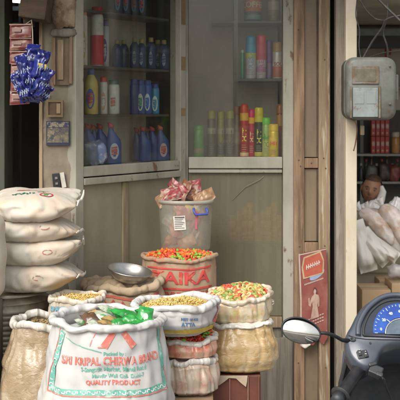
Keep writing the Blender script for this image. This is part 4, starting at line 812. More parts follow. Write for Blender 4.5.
for k, (px, py, a_, m_) in enumerate(((172, 194, .3, 0), (184, 191, 1.3, 1), (196, 195, -.5, 1), (204, 197, .7, 2), (178, 188, 2.2, 0), (190, 187, .2, 0), (166, 197, .9, 2))):
    p_ = W(px, py, 4.88+.03*(k % 3)); c_ = Vector((math.cos(a_), .25, math.sin(a_)*.6)).normalized(); hv = Vector((-math.sin(a_)*.5, .6, math.cos(a_))).normalized()
    tag(pillow(MB(), p_, c_*.055, hv*.035, c_.cross(hv)*.018, k*2.7, .95).build('crumpled_packet', [mat('red_pack', (.36, .065, .075), .35, col2=(.46, .33, .26), scale=30., thr=(.46, .56), coat=.3), mat('brown_pack', (.3, .15, .08), .35, col2=(.16, .07, .04), scale=20., thr=(.45, .6), coat=.3), mat('tan_pack', (.36, .22, .12), .4, col2=(.4, .08, .07), scale=20., thr=(.55, .62), coat=.3)][m_]),
        ('crumpled red and pale packet left on the tub top', 'brown packet in the middle of the tub top', 'brown packet at the right on the tub top', 'tan packet hanging over the right rim of the tub', 'red packet highest left in the heap on the tub', 'red packet at the peak of the heap on the tub', 'tan packet over the left rim of the tub')[k], 'packet', 'crumpled packets on the tub')
# --- white sack with yellow elbow pasta on top of two film sacks
Y6 = 3.98
tag(MB().box(WX(158, Y6), WX(213, Y6), Y6-.12, Y6+.13, ZB, WZ(397, Y6-.1)).build('wooden_crate', mat('crate_wood', (.30, .21, .12), .8, col2=(.2, .13, .07), scale=7., stretch=(.5, 3, 3), bump=.4), bevel=.006), 'tan wooden crate under the stack of pale film sacks', 'crate')
S8 = Sack(WX(187.5, Y6), Y6, WZ(397, Y6-.1)+.003, WZ(357, Y6), [(0, .1, .1), (.12, .118, .125), (.5, .125, .13), (.85, .118, .12), (1, .105, .1)], 2.6, 23, .007, .004, tilt=(.03, 0), wob=.01, ridge=.012)
M_F8 = filmed('pale_goods_behind_film', [(.40, .31, .22), (.48, .38, .28), (.46, .24, .17), (.52, .43, .32)], 30., (.58, .52, .44), (.42, .7), fscale=7., bump=.2)
t = sack_thing(S8, 'film_sack', 'pale film sack at the bottom of the stack below the pasta sack', M_F8, M_FILM, dict(cw=.016, ch=.02, lump_=.4), rows=40)
S8.fill(.0, .015).build('folded_top', M_FILM, t)
S7 = Sack(WX(188, Y6+.01), Y6+.01, S8.zt+.012, WZ(338, Y6), [(0, .1, .1), (.15, .118, .12), (.5, .122, .125), (.85, .118, .118), (1, .108, .105)], 2.4, 27, .006, .004, tilt=(.05, 0), wob=.012, ridge=.01)
M_F7 = filmed('red_goods_behind_film', [(.5, .1, .05), (.56, .2, .1), (.5, .3, .18), (.55, .14, .07)], 38., (.6, .48, .38), (.46, .72), fscale=8., bump=.25)
t = sack_thing(S7, 'film_sack', 'film sack of red fryums squeezed under the white pasta sack', M_F7, M_FILM, dict(cw=.016, ch=.016, lump_=.4), rows=40)
S7.fill(.0, .012).build('goods_bed', M_FRY[0], t)
kind(pieces(S7, 200, .015, .0, .014, 'ring', 'fryums', M_FRY[:3]+[M_FRY[0]]), 'stuff', 'red and orange fryums showing under the white pasta sack', 'snacks')
S6 = Sack(WX(177, 3.93), 3.93, WZ(338, 3.83), WZ(303, 3.93), [(0, .1, .09), (.2, .142, .13), (.5, .155, .145), (.8, .165, .15), (1, .158, .142)], 2.2, 31, .006, .006, tilt=(.03, .02), lean=(0, 0), wob=.02, ridge=.008)
t = sack_thing(S6, 'woven_sack', 'white open sack heaped with yellow elbow pasta', M_PP, M_PPC, dict(cw=.018, ch=.022, out=.004, lump_=.55), rows=40)
mb = MB(); f6 = lambda x, z: S6.at(x, z, .004); strip(mb, lin((-.05, S6.zb+.026), (.2, S6.zb+.032), 24), .018, f6); mb.build('yellow_print', plain((.6, .42, .06), .5), t)
mb = MB(); put_text(mb, 'ATTA', .02, lambda a, b_: f6(a+.045, S6.zb+.058+b_), weight=.0008); put_text(mb, 'NET 10 KG', .013, lambda a, b_: f6(a+.05, S6.zb+.078+b_), weight=.0008); mb.build('blue_print', plain((.12, .2, .35), .5), t)
mb = MB(); strip(mb, lin((.175, S6.zb+.05), (.215, S6.zb+.115), 8), .02, f6); mb.build('red_print', plain((.6, .1, .1), .5), t)
S6.fill(.03, .03).build('goods_bed', M_YP[0], t)
kind(pieces(S6, 1500, .0065, .022, .034, 'elbow', 'elbow_pasta', M_YP), 'stuff', 'yellow elbow pasta heaped in the white open sack', 'pasta')
# --- right pair: fryum sack on a sack of twisted pasta on a red box
Y9 = 4.15
bx = thing('red_box', 'red brown painted metal box under the right pasta sack', 'box', (WX(235, Y9), Y9, ZB))
MB().box(WX(212, Y9), WX(259.5, Y9), Y9-.1, Y9+.14, ZB, WZ(375, Y9-.1)).build('box_body', mat('red_brown_paint', (.17, .055, .035), .55, col2=(.11, .04, .028), scale=6., thr=(.4, .65), col3=(.24, .15, .1), scale3=20., thr3=(.64, .7), bump=.2), bx, bevel=.006)
for px in (229, 247.3, 258): MB().box(WX(px, Y9-.1), WX(px+1.4, Y9-.1), Y9-.109, Y9-.1005, ZB, WZ(376.5, Y9-.1)).build('seam', plain((.30, .15, .1) if px < 250 else (.16, .07, .045), .5), bx, bevel=.002)
mb = MB(); yy = Y9-.115
tri = [(216, 375.6), (247.5, 375.6), (247, 382), (246, 387), (242, 384), (236, 378.5), (229, 378), (224, 382), (219, 385.5), (215, 384)]
mb.loft([[W(a, b_, yy) for a, b_ in tri], [W(a, b_, yy-.0)+Vector((0, .0012, 0)) for a, b_ in tri]], smooth=False)
tag(mb.build('paper_sheet', mat('brown_paper', (.5, .42, .3), .8, col2=(.36, .29, .2), scale=9., bump=.3)), 'torn tan paper hanging from under the right pasta sack', 'paper')
S10 = Sack(WX(241, Y9), Y9, WZ(375, Y9-.1)+.003, WZ(322, Y9), [(0, .105, .09), (.08, .135, .12), (.3, .15, .135), (.55, .147, .13), (.85, .128, .115), (1, .12, .105)], 2.6, 37, .008, .004, tilt=(.06, 0), wob=.01, ridge=.008)
t = sack_thing(S10, 'film_sack', 'clear film sack of tan twisted pasta standing on the red box', M_PASTA, M_FILM, dict(cw=.013, ch=.012, lump_=.6), rows=40)
S10.fill(.0, .02).build('folded_top', M_FILM, t)
mb = MB()                                       # loose corner ears of the film
for sx_, px, py, e in ((1, 273, 352, .025), (1, 273.5, 360, .02), (-1, 209, 368, .018)): 
    c_ = W(px, py, Y9-.02); mb.loft([ring_el(c_.x-sx_*.03, c_.y, c_.z, .02, .03, 12), ring_el(c_.x, c_.y, c_.z-.003, .012, .02, 12), ring_el(c_.x+sx_*e*.5, c_.y, c_.z-.006, .003, .008, 12)])
mb.build('film_ear', M_PASTA, t)
S9 = Sack(WX(239.5, Y9+.04), Y9+.04, WZ(324, Y9), WZ(293.5, Y9+.04), [(0, .1, .09), (.2, .125, .115), (.5, .132, .122), (.8, .132, .122), (1, .122, .115)], 2.2, 41, .006, .005, tilt=(.05, .12), wob=.015, ridge=.01)
M_F9 = filmed('mixed_goods_behind_film', [(.5, .42, .2), (.55, .45, .3), (.5, .28, .14), (.45, .42, .16)], 40., (.62, .56, .46), (.45, .7), fscale=8., bump=.25)
t = sack_thing(S9, 'film_sack', 'clear film sack open with red green and yellow fryums', M_F9, mat('film_rim', (.66, .58, .47), .35, col2=(.5, .4, .29), scale=14., bump=.7, bscale=30., coat=.3), dict(cw=.012, ch=.017, lump_=.45), rows=40)
S9.fill(.015, .02).build('goods_bed', M_FRY[3], t)
kind(pieces(S9, 380, .0165, .008, .026, 'ring', 'fryums', [plain((.55, .1, .05), .6), plain((.30, .40, .1), .6), plain((.66, .46, .16), .6), plain((.68, .54, .28), .6), plain((.6, .25, .08), .6), plain((.22, .32, .07), .6)]), 'stuff', 'red green and yellow ring fryums in the right film sack', 'snacks')
mb = MB(); c_ = W(268, 305, Y9+.02); mb.grid(lambda u, v: (c_.x-.02+.045*u+.006*nz(u*4, v*4, 1), c_.y+.02*nz(u*3, v*3, 2), c_.z+.055*(v-.3)*(1-u*.75)+.01*u), 10, 10); mb.build('film_tail', M_FILM, t, solid=.002)

# ------------------------------------------------------------------ left stack of filled bags on the tin drum
dr = thing('tin_drum', 'ribbed round tin drum under the stacked white bags', 'drum', (WX(4, 4.3), 4.3, ZB))
prf = [(0, 0), (.193, 0)]; zt = WZ(297, 4.15)-ZB
k = 0
while .01+k*.021 < zt-.05: prf += [(.188, .01+k*.021), (.192, .017+k*.021), (.188, .024+k*.021)]; k += 1
MB().lathe(prf+[(.188, zt-.03)], seg=60, cap1=False).build('drum_wall', M_TIN, dr, local=True)
MB().lathe([(.188, zt-.032), (.198, zt-.03), (ZB, zt-.004), (.196, zt), (0, zt)], seg=60, cap0=False, cap1=False).build('drum_lid', mat('lid_tin', (.3, .24, .16), .4, .6, col2=(.45, .4, .32), scale=9., thr=(.45, .65)), dr, local=True)
M_BAG = weave('bag_cloth', (.60, .56, .48), (.53, .49, .41), 1400., .1, .5, stain=(.62, .45, .32), thr=(.5, .74), stscale=7.5, crease=1.)
def bag(z0, z1, xc, yc, hx, hy, seed, label, flap=0, ang=0.):
    t = thing('filled_bag', label, 'bag', (xc, yc, z0), ang, 'white bags stacked on the drum')
    mb = MB(); rings = []; n = 110; H = z1-z0
    def mold(q):                                  # right end drawn out flat into an ear that turns up
        x, y, z = q; e_ = (x-hx*.32)/(hx*.68)
        if e_ > 0:
            e_ = min(1, e_); zm = .1*H+flap*e_**2.4*(1+.5*nz(y*6, seed, 1)); z = zm+(z-.1*H)*(1-.66*e_**2.2)+.012*e_*nz(x*12, y*14, seed)
            x = hx*.32+(x-hx*.32)*(1.42+.2*nz(seed, y*4, 2)); y *= 1-.12*e_
        return Vector((x, y, z))
    for i in range(25):
        v = i/24; th = -PI/2+PI*v; zc = H/2+H/2*math.copysign(abs(math.sin(th))**.85, math.sin(th)); k = max(.02, math.cos(th))**(.42 if H < .11 else .6)
        ring = []
        for j in range(n):
            a = 2*PI*j/n; ca, sa = math.cos(a), math.sin(a); q = (abs(ca)**3.4+abs(sa)**3.4)**(-1/3.4)
            x, y = hx*k*q*ca, hy*k*q*sa
            d = .02*nz(x*6+seed, y*6, zc*9)+.010*nz(x*15+seed, y*15, zc*22)-.008*max(0, 1-abs(nz(x*9+zc*8, y*9, seed))*3)**2-.012*max(0, 1-abs(nz(ca*3+seed, sa*3, zc*14))*2.4)**3*k
            ring.append(mold(Vector((x+ca*d, y+sa*d, max(0, zc+.014*nz(x*6+seed*2, y*6, 3)*(v > .5))))))
        rings.append(ring)
    mb.loft(rings); mb.build('bag_body', M_BAG, t, local=True)
    sm_ = MB()                                    # stitched edge along the flattened end
    sm_.tube([mold(Vector((hx*1.0, hy*.72*(2*i/30-1), H*.5+.003*math.sin(i*2.1)))) for i in range(31)], [.002+.004*math.sin(PI*i/30) for i in range(31)], 8)
    sm_.build('sewn_end', weave('sewn_cloth', (.76, .72, .65), (.68, .64, .56), 1400., .1, .5, crease=.4), t, local=True)
    return t
yb = 4.28
BX = WX(35, 4.2)
zs = [WZ(296, 4.15)+.004, WZ(270, 4.12), WZ(246.5, 4.12), WZ(223.5, 4.12), WZ(196, 4.3)]
B = []
for k, (dx_, sd_, fl, lab) in enumerate(((-.012, 1, .035, 'lowest white bag of the stack on the tin drum'), (.0, 2, .075, 'second white bag from the drum, its sewn end turned up'), (-.015, 3, .02, 'third white bag from the drum, just under the printed top bag'), (-.01, 4, .05, 'topmost white bag of the stack with green script and a red ring'))):
    B.append(bag(zs[k], zs[k+1]+(.022 if k < 3 else .012), BX+dx_-.015, yb, .165, .17, sd_*3.7, lab, fl, R((-2, 3, -1, 2)[k])))
# printing on bags: front face / top face
tb_ = B[3]; H = zs[4]-zs[3]; bz = WM[tb_.name].to_translation()
def btop(x, y, off=.004):
    q = max(0, 1-abs(x/.165)**3.4)**.25*max(0, 1-abs(y/.175)**3.4)**.25
    z = H/2+(H/2+.006)*min(1, q)**.9
    return Vector((x, y, z+.012+.014*nz(x*6+4*3.7*2, y*6, 3)+off))
dgp = bpy.context.evaluated_depsgraph_get()
from mathutils.bvhtree import BVHTree
def surf(obj):
    me = obj.data; return BVHTree.FromPolygons([v.co for v in me.vertices], [tuple(p_.vertices) for p_ in me.polygons])
bod = [c_ for c_ in tb_.children if c_.name.startswith('bag_body')][0]; bv = surf(bod)
def proj(x, y, off=.003):                         # lay printing on the bag from above-front
    dirv = Vector((0, .62, -.78)); o_ = Vector((x, y, .1))-dirv*.5
    h_ = bv.ray_cast(o_, dirv); 
    if h_[0] is None: return Vector((x, y, H))
    return h_[0]-dirv*off
mb = MB()
sq = lambda x0, y0, pts, w_: strip(mb, [(x0+a*.001, y0+b_*.001) for a, b_ in pts], w_*.001, proj)
by0 = -.06                                        # row of green script strokes
for x0, pts, w_ in ((-.075, [(0, 0), (6, -6), (14, -5), (18, 2), (24, 4)], 7), (-.05, [(0, 4), (8, 2), (12, -5), (20, -6), (24, 2), (20, 9)], 7), (-.028, [(4, 14), (6, 2), (0, -8)], 6), (-.02, [(2, 2), (10, 0), (14, -8), (8, -14)], 6), (.0, [(0, 12), (1, -6)], 6), (.008, [(0, 3), (7, 7), (12, 1), (8, -6), (3, -3)], 6), (-.06, [(0, -14), (5, -15)], 5), (-.035, [(0, -15), (4, -16)], 5), (.03, [(0, 20), (10, 18), (18, 22), (26, 18), (34, 21)], 6), (.05, [(0, 27), (8, 30)], 4), (.034, [(20, 24), (21, 13)], 5)):
    sq(x0, by0+.01, pts, w_)
mb.build('green_script', plain((.03, .16, .09), .5), tb_, local=True)
mb = MB(); cx_, cy_ = .072, by0-.012
strip(mb, [(cx_+.026*math.cos(2*PI*i/28), cy_+.019*math.sin(2*PI*i/28)) for i in range(29)], .006, proj)
strip(mb, [(-.06+.012*i, by0+.06+.004*math.sin(i*1.9)) for i in range(12)], .006, proj)
mb.build('red_ring', plain((.5, .05, .05), .5), tb_, local=True)
mb = MB(); strip(mb, [(cx_-.012, cy_-.008), (cx_-.002, cy_+.001), (cx_+.01, cy_+.009)], [.003, .011, .003], proj); strip(mb, [(cx_-.01, cy_+.006), (cx_, cy_), (cx_+.006, cy_-.008)], [.003, .008, .003], proj)
mb.build('green_leaf', plain((.1, .34, .08), .5), tb_, local=True)
for k in range(3):                                # the same ring, foreshortened on the fronts of the lower bags
    bo = [c_ for c_ in B[k].children if c_.name.startswith('bag_body')][0]; bw = surf(bo); hk = zs[k+1]-zs[k]
    def pj(x, z):
        h_ = bw.ray_cast(Vector((x, -.6, z)), Vector((0, 1, 0))); return (h_[0] if h_[0] else Vector((x, -.17, z)))+Vector((0, -.003, 0))
    mb = MB(); strip(mb, [(.07+.012*(k-1)+.02*math.cos(2*PI*i/24), hk*(.7+.06*k)+.009*math.sin(2*PI*i/24)) for i in range((0, 2, 9)[k], (19, 25, 25)[k])], .003, pj); mb.build('red_ring', mat('worn_red_ink', (.42, .14, .11), .5, col2=(.6, .5, .42), scale=50., thr=(.48, .62)), B[k], local=True)
tb_.rotation_euler.x = R(8); tb_.location.z += .012
# upright bag at the left edge
mb = MB(); rings = []
for i in range(30):
    v = i/29; k = (1-abs(2*v-1)**5)**.35 if 0 < v < 1 else .2; rings.append([Vector((WX(-22, 4.0)+p_.x, 4.0+p_.y, WZ(302, 4.0)+v*.37)) for p_ in [Vector((q.x+.008*nz(q.x*9, v*5, 2), q.y, 0)) for q in ring_el(0, 0, 0, .108*k, .1*k, 40, 3)]])
mb.loft(rings); tag(mb.build('filled_bag', M_BAG), 'upright white bag cut off by the left picture edge', 'bag')
sp = MB().box(WX(-50, 4.0), WX(-2, 4.0), 3.9, 4.1, ZB, WZ(302, 4.0)-.002); tag(sp.build('wooden_crate', M_GREYWOOD, bevel=.005), 'dark grey crate under the upright bag at the left edge', 'crate')

# ------------------------------------------------------------------ hanging sachets and pouches
hY = 4.38
t = thing('sachet_strip', 'hanging strip of six small red sachets before the dark doorway', 'sachets', W(21, 106, hY))
M_SAC = mat('red_sachet', (.17, .04, .035), .35, col2=(.27, .14, .09), scale=30., thr=(.52, .6), coat=.3)
for k, (y0, y1) in enumerate(((24, 38), (38, 50), (51, 63), (63.5, 76), (77, 90), (91, 104.5))):
    px = (20.5, 21, 20, 21, 21, 20)[k]; c_ = W(px, (y0+y1)/2, hY+.006*(k % 2)); hw = (11, 11, 10.5, 10, 10.5, 10)[k]*hY/F; hh = (y1-y0)*.5*hY/F
    s = pillow(MB(), c_, (hw, .008*(k % 2-.5), .003), (0, .006, hh), (0, -.008, 0), k*2.1, .25).build('sachet', M_SAC, t)
    mb = MB(); mb.box(c_.x-hw*.98, c_.x+hw*.98, c_.y-.009, c_.y-.007, c_.z+hh*.82, c_.z+hh); mb.box(c_.x-hw*.7, c_.x+hw*.1, c_.y-.017, c_.y-.015, c_.z-hh*.15, c_.z+hh*.4); mb.build('sachet_print', plain((.32, .2, .15), .4), s)
t = thing('pouch_bundle', 'bundle of shiny blue pouches hanging in front of the sachet strip', 'pouches', W(34, 102, hY-.06))
M_BLU = mat('blue_pouch', (.018, .028, .2), .22, col2=(.012, .016, .1), scale=12., thr=(.4, .65), col3=(.22, .26, .4), scale3=22., thr3=(.66, .72), coat=.6, bump=.5, bscale=25.)
for k, (px, py, a_, hw, hh) in enumerate(((33, 58, .1, .03, .06), (26, 70, -.35, .032, .07), (40, 66, .3, .03, .07), (22, 84, -.5, .03, .062), (31, 80, -.1, .04, .075), (42, 82, .45, .032, .065), (34, 92, .15, .045, .045), (25, 92, -.3, .032, .045), (43, 92, .6, .028, .04))):
    c_ = W(px, py, hY-.05-.025*(k % 3)); ax = Vector((math.cos(a_), .5*(k % 3-1), -math.sin(a_))).normalized(); hv = Vector((math.sin(a_), 0, math.cos(a_))); tn = ax.cross(hv).normalized()
    s = pillow(MB(), c_, ax*hw, hv*hh, tn*.034, k*5.1, 1.1).build('pouch', M_BLU, t)
    sg = -1 if tn.y > 0 else 1; mb = MB(); f_ = lambda x, y: c_+ax*x+hv*y+tn*sg*.04
    for q_ in range(4): strip(mb, [(-.018+.01*q_, -.012), (-.012+.01*q_, .006+.004*(q_ % 2)), (-.008+.01*q_, -.004)], .0045, f_)
    mb.build('pouch_print', plain((.34, .4, .52), .4), s)
mb = MB(); mb.obox(W(42, 66, hY-.13), (.036, .003, .02), Matrix.Rotation(R(12), 3, 'Y')); mb.build('yellow_tag', plain((.5, .38, .08), .4), t)
mb = MB(); pillow(mb, W(49.5, 84, hY-.07), (.014, 0, .004), (-.008, 0, .035), (0, -.009, 0), 8, .4); mb.build('side_sachet', plain((.4, .24, .2), .35), t)
mb = MB(); mb.tube([W(31.5, 20, hY+.02), W(32.5, 30, hY-.01), W(33, 48, hY-.05)], .0025, 6); mb.tube([W(31.5, 20, hY+.02), W(26, 24, hY), W(21, 25, hY)], .002, 6); mb.build('string', plain((.42, .36, .25), .8), t)

# ------------------------------------------------------------------ the shop on the right
zs_ = WZ(153.5, 9.2)
rk = thing('wall_shelves', 'grey shelves on the back wall of the right shop', 'shelves', (1.75, 9.25, ZB))
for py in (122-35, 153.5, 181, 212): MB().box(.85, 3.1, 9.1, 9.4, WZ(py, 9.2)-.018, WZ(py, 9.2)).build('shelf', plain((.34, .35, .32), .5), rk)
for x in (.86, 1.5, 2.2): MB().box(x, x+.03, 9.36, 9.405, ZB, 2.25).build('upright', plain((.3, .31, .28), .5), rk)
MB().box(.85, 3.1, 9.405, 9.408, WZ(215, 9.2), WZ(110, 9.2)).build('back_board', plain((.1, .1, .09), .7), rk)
for k in range(8):
    px = 371+(k % 4)*4.6; z0 = zs_+.002+(.16 if k > 3 else 0); x = WX(px, 9.15)
    s = thing('red_packet', ('lower ' if k < 4 else 'upper ')+('leftmost', 'second', 'third', 'rightmost')[k % 4]+' red packet in the two rows on the back shelf', 'packet', (x+.018, 9.17, z0), 0, 'red packets on the back shelf')
    MB().box(x, x+.037, 9.13, 9.2, z0, z0+.155).build('pack', plain((.42, .04, .035), .4), s, bevel=.004)
    MB().box(x+.006, x+.031, 9.127, 9.1292, z0+.07, z0+.11).build('pack_label', plain((.55, .4, .35), .5), s)
    MB().box(x+.01, x+.026, 9.127, 9.1292, z0+.02, z0+.035).build('price_mark', plain((.55, .4, .3), .5), s)
s = thing('snack_jar', 'orange filled jar with pale lid on the back shelf', 'jar', W(395.5, 153.3, 9.15))
MB().lathe([(0, 0), (.036, 0), (.039, .008), (.039, .13), (.03, .155), (0, .155)], seg=24).build('jar_body', plain((.5, .26, .1), .2), s, local=True)
MB().lathe([(.032, .15), (.035, .155), (.035, .19), (.03, .195), (0, .195)], seg=24, cap0=False, cap1=False).build('lid', plain((.55, .5, .42), .4), s, local=True)
for k in range(9):
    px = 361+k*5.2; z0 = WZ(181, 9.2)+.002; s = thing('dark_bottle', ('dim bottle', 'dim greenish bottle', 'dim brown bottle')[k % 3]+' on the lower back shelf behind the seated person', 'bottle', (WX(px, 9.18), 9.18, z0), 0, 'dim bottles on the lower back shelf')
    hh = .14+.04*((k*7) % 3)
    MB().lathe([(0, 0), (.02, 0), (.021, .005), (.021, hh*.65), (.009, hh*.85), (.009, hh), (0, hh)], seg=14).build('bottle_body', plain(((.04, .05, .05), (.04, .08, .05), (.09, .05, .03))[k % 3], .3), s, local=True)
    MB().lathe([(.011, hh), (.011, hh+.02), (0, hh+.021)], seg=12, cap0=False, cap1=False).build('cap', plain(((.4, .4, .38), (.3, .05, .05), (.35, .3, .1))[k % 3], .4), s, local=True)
for k, (px, py) in enumerate(((371, 160), (384, 158), (394, 160))):
    lump(W(px, py+14, 9.15), (.05, .05, .08), plain(((.13, .14, .14), (.07, .06, .06), (.22, .06, .05))[k], .4), 'stuffed_packet', None, 3+k, .3); tag(bpy.data.objects['stuffed_packet' if k == 0 else 'stuffed_packet.%03d' % k], ('grey', 'blackish', 'dark red')[k]+' bulging packet on the lower back shelf', 'packet', 'bulging packets on the back shelf')
mb = MB(); mb.tube([W(386, 60, 9.3), W(386, 45, 9.3)], .012, 8); mb.tube([W(390, 55, 9.3), W(391, 44, 9.3)], .01, 8); tag(mb.build('red_hanger', plain((.45, .09, .07), .5)), 'small red sachets hanging high on the pale back wall', 'sachets')
# low table, cartons
tbz = WZ(267, 6.2)
t = thing('low_table', 'cream boarded low table under the plastic bags', 'table', (1.5, 6.4, ZB))
MB().box(.85, 2.3, 6.1, 7.0, tbz-.02, tbz).build('table_top', plain((.4, .33, .23), .6), t, bevel=.004); MB().box(.85, 2.3, 6.16, 6.18, ZB, tbz-.022).build('front_board', M_CREAM, t)
for x in (.86, 2.22): MB().box(x, x+.06, 6.9, 6.96, ZB, tbz-.022).build('leg', M_CREAM, t)
M_CARD = mat('cardboard', (.42, .29, .17), .75, col2=(.35, .235, .13), scale=5., thr=(.4, .7), bump=.1)
def carton(x0, x1, y0, y1, z0, z1, label, rz=0.):
    t = thing('cardboard_box', label, 'box', ((x0+x1)/2, (y0+y1)/2, z0), rz, 'cartons in the right shop'); w_, d_ = (x1-x0)/2, (y1-y0)/2; h_ = z1-z0
    MB().box(-w_, w_, -d_, d_, 0, h_).build('carton_body', M_CARD, t, local=True, bevel=.004)
    MB().box(-w_, w_, -.025, .025, h_+.001, h_+.002).build('tape', plain((.5, .38, .22), .3), t, local=True); MB().box(-w_+.02, -w_+.07, -d_-.002, -d_-.0005, h_*.35, h_*.55).build('stamp', plain((.15, .1, .07), .7), t, local=True)
cy = 5.6
carton(WX(362, cy), WX(391, cy), cy, cy+.22, ZB, WZ(338, cy), 'bottom cardboard box behind the scooter'); carton(WX(362, cy), WX(391, cy), cy, cy+.22, WZ(338, cy)+.003, WZ(290, cy), 'cardboard box with black mark just behind the scooter cowl')
carton(WX(392.5, cy), WX(430, cy), cy+.02, cy+.24, ZB, WZ(284, cy), 'taller cardboard box at the right picture edge')
carton(WX(378, 5.95), WX(405, 5.95), 5.9, 6.08, ZB, WZ(279, 5.95), 'cardboard box standing behind the front boxes by the table')
lump(W(398, 271, 5.72), (.055, .05, .035), mat('grey_plastic_bag', (.5, .48, .46), .35, col2=(.35, .32, .3), scale=10., coat=.3, bump=.6, bscale=25.), 'plastic_bag', None, 21, .3); tag(bpy.data.objects['plastic_bag'], 'crumpled grey plastic bag on the tall cardboard box', 'bag')
# white pouches hanging over the table edge
M_WP = mat('white_pouch', (.8, .77, .7), .35, col2=(.62, .55, .44), scale=9., thr=(.5, .75), coat=.3, bump=.4, bscale=22.)
for k, (px, py, a_, hw, hh) in enumerate(((362, 246, .25, .055, .16), (375, 247, .75, .055, .12), (385, 250, .95, .04, .09))):
    c_ = W(px, py, 6.05-.02*k); ax = Vector((math.cos(a_), .1, math.sin(a_))); hv = Vector((-math.sin(a_), .35, math.cos(a_))).normalized()
    tag(pillow(MB(), c_, ax*hw, hv*hh, Vector((0, -.085, 0)), 3*k+1, .18).build('white_pouch', M_WP), ('white pouch leaning beside the cream post on the table', 'white pouch tilted at the table edge with tan filling', 'smaller slanting pouch half under the snack bags')[k], 'pouch', 'white pouches on the table edge')
# big clear bags of puffed snacks
M_PUF = filmed('puffs_behind_film', [(.60, .40, .29), (.66, .47, .34), (.70, .54, .42), (.62, .46, .36)], 34., (.80, .77, .75), (.38, .6), fscale=9., bump=.4)
M_FLM2 = mat('crinkled_clear_film', (.8, .78, .76), .22, col2=(.58, .56, .55), scale=16., thr=(.4, .65), col3=(.82, .82, .8), scale3=22., thr3=(.6, .68), coat=.5, bump=.8, bscale=24.)
for k, (px, py, ex, ey, rr, lab) in enumerate(((364, 221, 388, 231, .05, 'clear bag of peach puffs lying lowest in the heap'), (374, 214, 402, 252, .052, 'clear bag of peach puffs slanting down to the right'), (366, 214, 393, 244, .05, 'clear bag of peach puffs in the middle of the heap'), (388, 209, 412, 250, .06, 'clear bag of yellowish puffs at the right picture edge'))):
    A_, B_ = W(px-6, py-4, 6.35-.03*k), W(ex, ey, 6.22-.02*k); dv = B_-A_; t = thing('snack_bag', lab, 'bag', (A_.x, A_.y, min(A_.z, B_.z)-.05), 0, 'clear bags of puffed snacks')
    mb = MB(); pts = []; rad = []
    rings = []; side = dv.cross(Vector((0, 1, 0))).normalized(); ot = Vector((0, 1, 0))
    for i in range(26):
        v = i/25; c_ = A_+dv*v+Vector((0, 0, .03*math.sin(v*PI))); k_ = rr*(max(.03, 1-abs(2*v-1)**4))**.5
        rings.append([c_+(side*math.cos(q)+ot*math.sin(q))*k_*(1+.22*nz(math.cos(q)*1.6+k*4, math.sin(q)*1.6, v*6)+.1*nz(math.cos(q)*4, math.sin(q)*4, v*16+k)) for q in [2*PI*j/36 for j in range(36)]])
    mb.loft(rings); mb.build('filled_film', M_PUF, t)
    tw = MB(); d_ = -dv.normalized()
    for s_, e_, dr_ in ((A_, .045, d_),):
        tw.loft([[s_+dr_*e_*i/7+(side*math.cos(q)+ot*math.sin(q))*(.014+.016*(i/7)**1.3)*(1+.3*math.sin(q*5+k)*(i/7)) for q in [2*PI*j/40 for j in range(40)]] for i in range(8)], cap1=False)
    tw.build('twisted_top', M_FLM2, t)
def filmbag(px, py, rx, rz_, Y, seed, label):
    mb = MB(); c_ = W(px, py, Y); rings = []
    for i in range(28):
        v = i/27; k = math.sin(PI*min(.98, v*.93+.05))**.7*(1-.45*v)
        rings.append([c_+Vector((rx*k*math.cos(q)*(1+.3*nz(math.cos(q)*2+seed, math.sin(q)*2, v*4)), rx*.7*k*math.sin(q)*(1+.3*nz(math.cos(q)*2, math.sin(q)*2+seed, v*4)), rz_*(2*v-1)+.02*nz(math.cos(q)*3, math.sin(q)*3, v*5+seed))) for q in [2*PI*j/44 for j in range(44)]])
    mb.loft(rings); return tag(mb.build('film_bag', M_FLM2), label, 'bag', 'pale film bags above the snack heap')
filmbag(374, 212, .10, .075, 6.48, 3, 'crinkled white film bag in front of the seated person'); filmbag(396, 209, .085, .075, 6.55, 7, 'crinkled pale film bag on the right of the heap'); filmbag(362, 211, .035, .04, 6.45, 11, 'small pale film bag between the post and the heap')

# ------------------------------------------------------------------ seated person behind the heap
pY_ = 7.6; hc = W(371.5, 189.5, pY_)
t = thing('person', 'seated person with dark hair and a white shawl behind the snack bags', 'person', (hc.x, pY_+.05, .24))
cs = MB().box(hc.x-.3, hc.x+.3, pY_-.2, pY_+.4, ZB, .235); tag(cs.build('low_platform', M_CREAM, bevel=.005), 'low cream platform the person sits on', 'platform')
me = bpy.data.meshes.new('sk'); z0 = .345
J = [(0, .06, .11, .15), (0, .06, .27, .135), (0, .04, .42, .15), (0, .02, .52, .07), (0, .0, .585, .055), (.17, .03, .47, .06), (.24, -.02, .25, .045), (.13, -.2, .14, .036), (.06, -.24, .13, .03), (-.17, .03, .47, .06), (-.24, -.02, .25, .045), (-.13, -.2, .14, .036), (-.06, -.24, .13, .03), (.11, .0, .09, .09), (.3, -.2, .09, .07), (.0, -.27, .06, .048), (-.1, -.28, .05, .04), (-.11, .0, .09, .09), (-.3, -.2, .09, .07), (0, -.2, .055, .048), (.1, -.2, .05, .04)]
E_ = [(0, 1), (1, 2), (2, 3), (3, 4), (2, 5), (5, 6), (6, 7), (7, 8), (2, 9), (9, 10), (10, 11), (11, 12), (0, 13), (13, 14), (14, 15), (15, 16), (0, 17), (17, 18), (18, 19), (19, 20)]
me.from_pydata([(a, b_, c_) for a, b_, c_, r in J], E_, []); ob = bpy.data.objects.new('sk', me); COL.objects.link(ob)
md = ob.modifiers.new('s', 'SKIN'); ob.modifiers.new('u', 'SUBSURF').levels = 2
for v, j in zip(me.skin_vertices[0].data, J): v.radius = (j[3], j[3])
me.skin_vertices[0].data[0].use_root = True
dg = bpy.context.evaluated_depsgraph_get(); dg.update(); m2 = bpy.data.meshes.new_from_object(ob.evaluated_get(dg))
base = Vector((hc.x, pY_, z0)); sv = [base+v.co for v in m2.vertices]; sf = [tuple(p_.vertices) for p_ in m2.polygons]
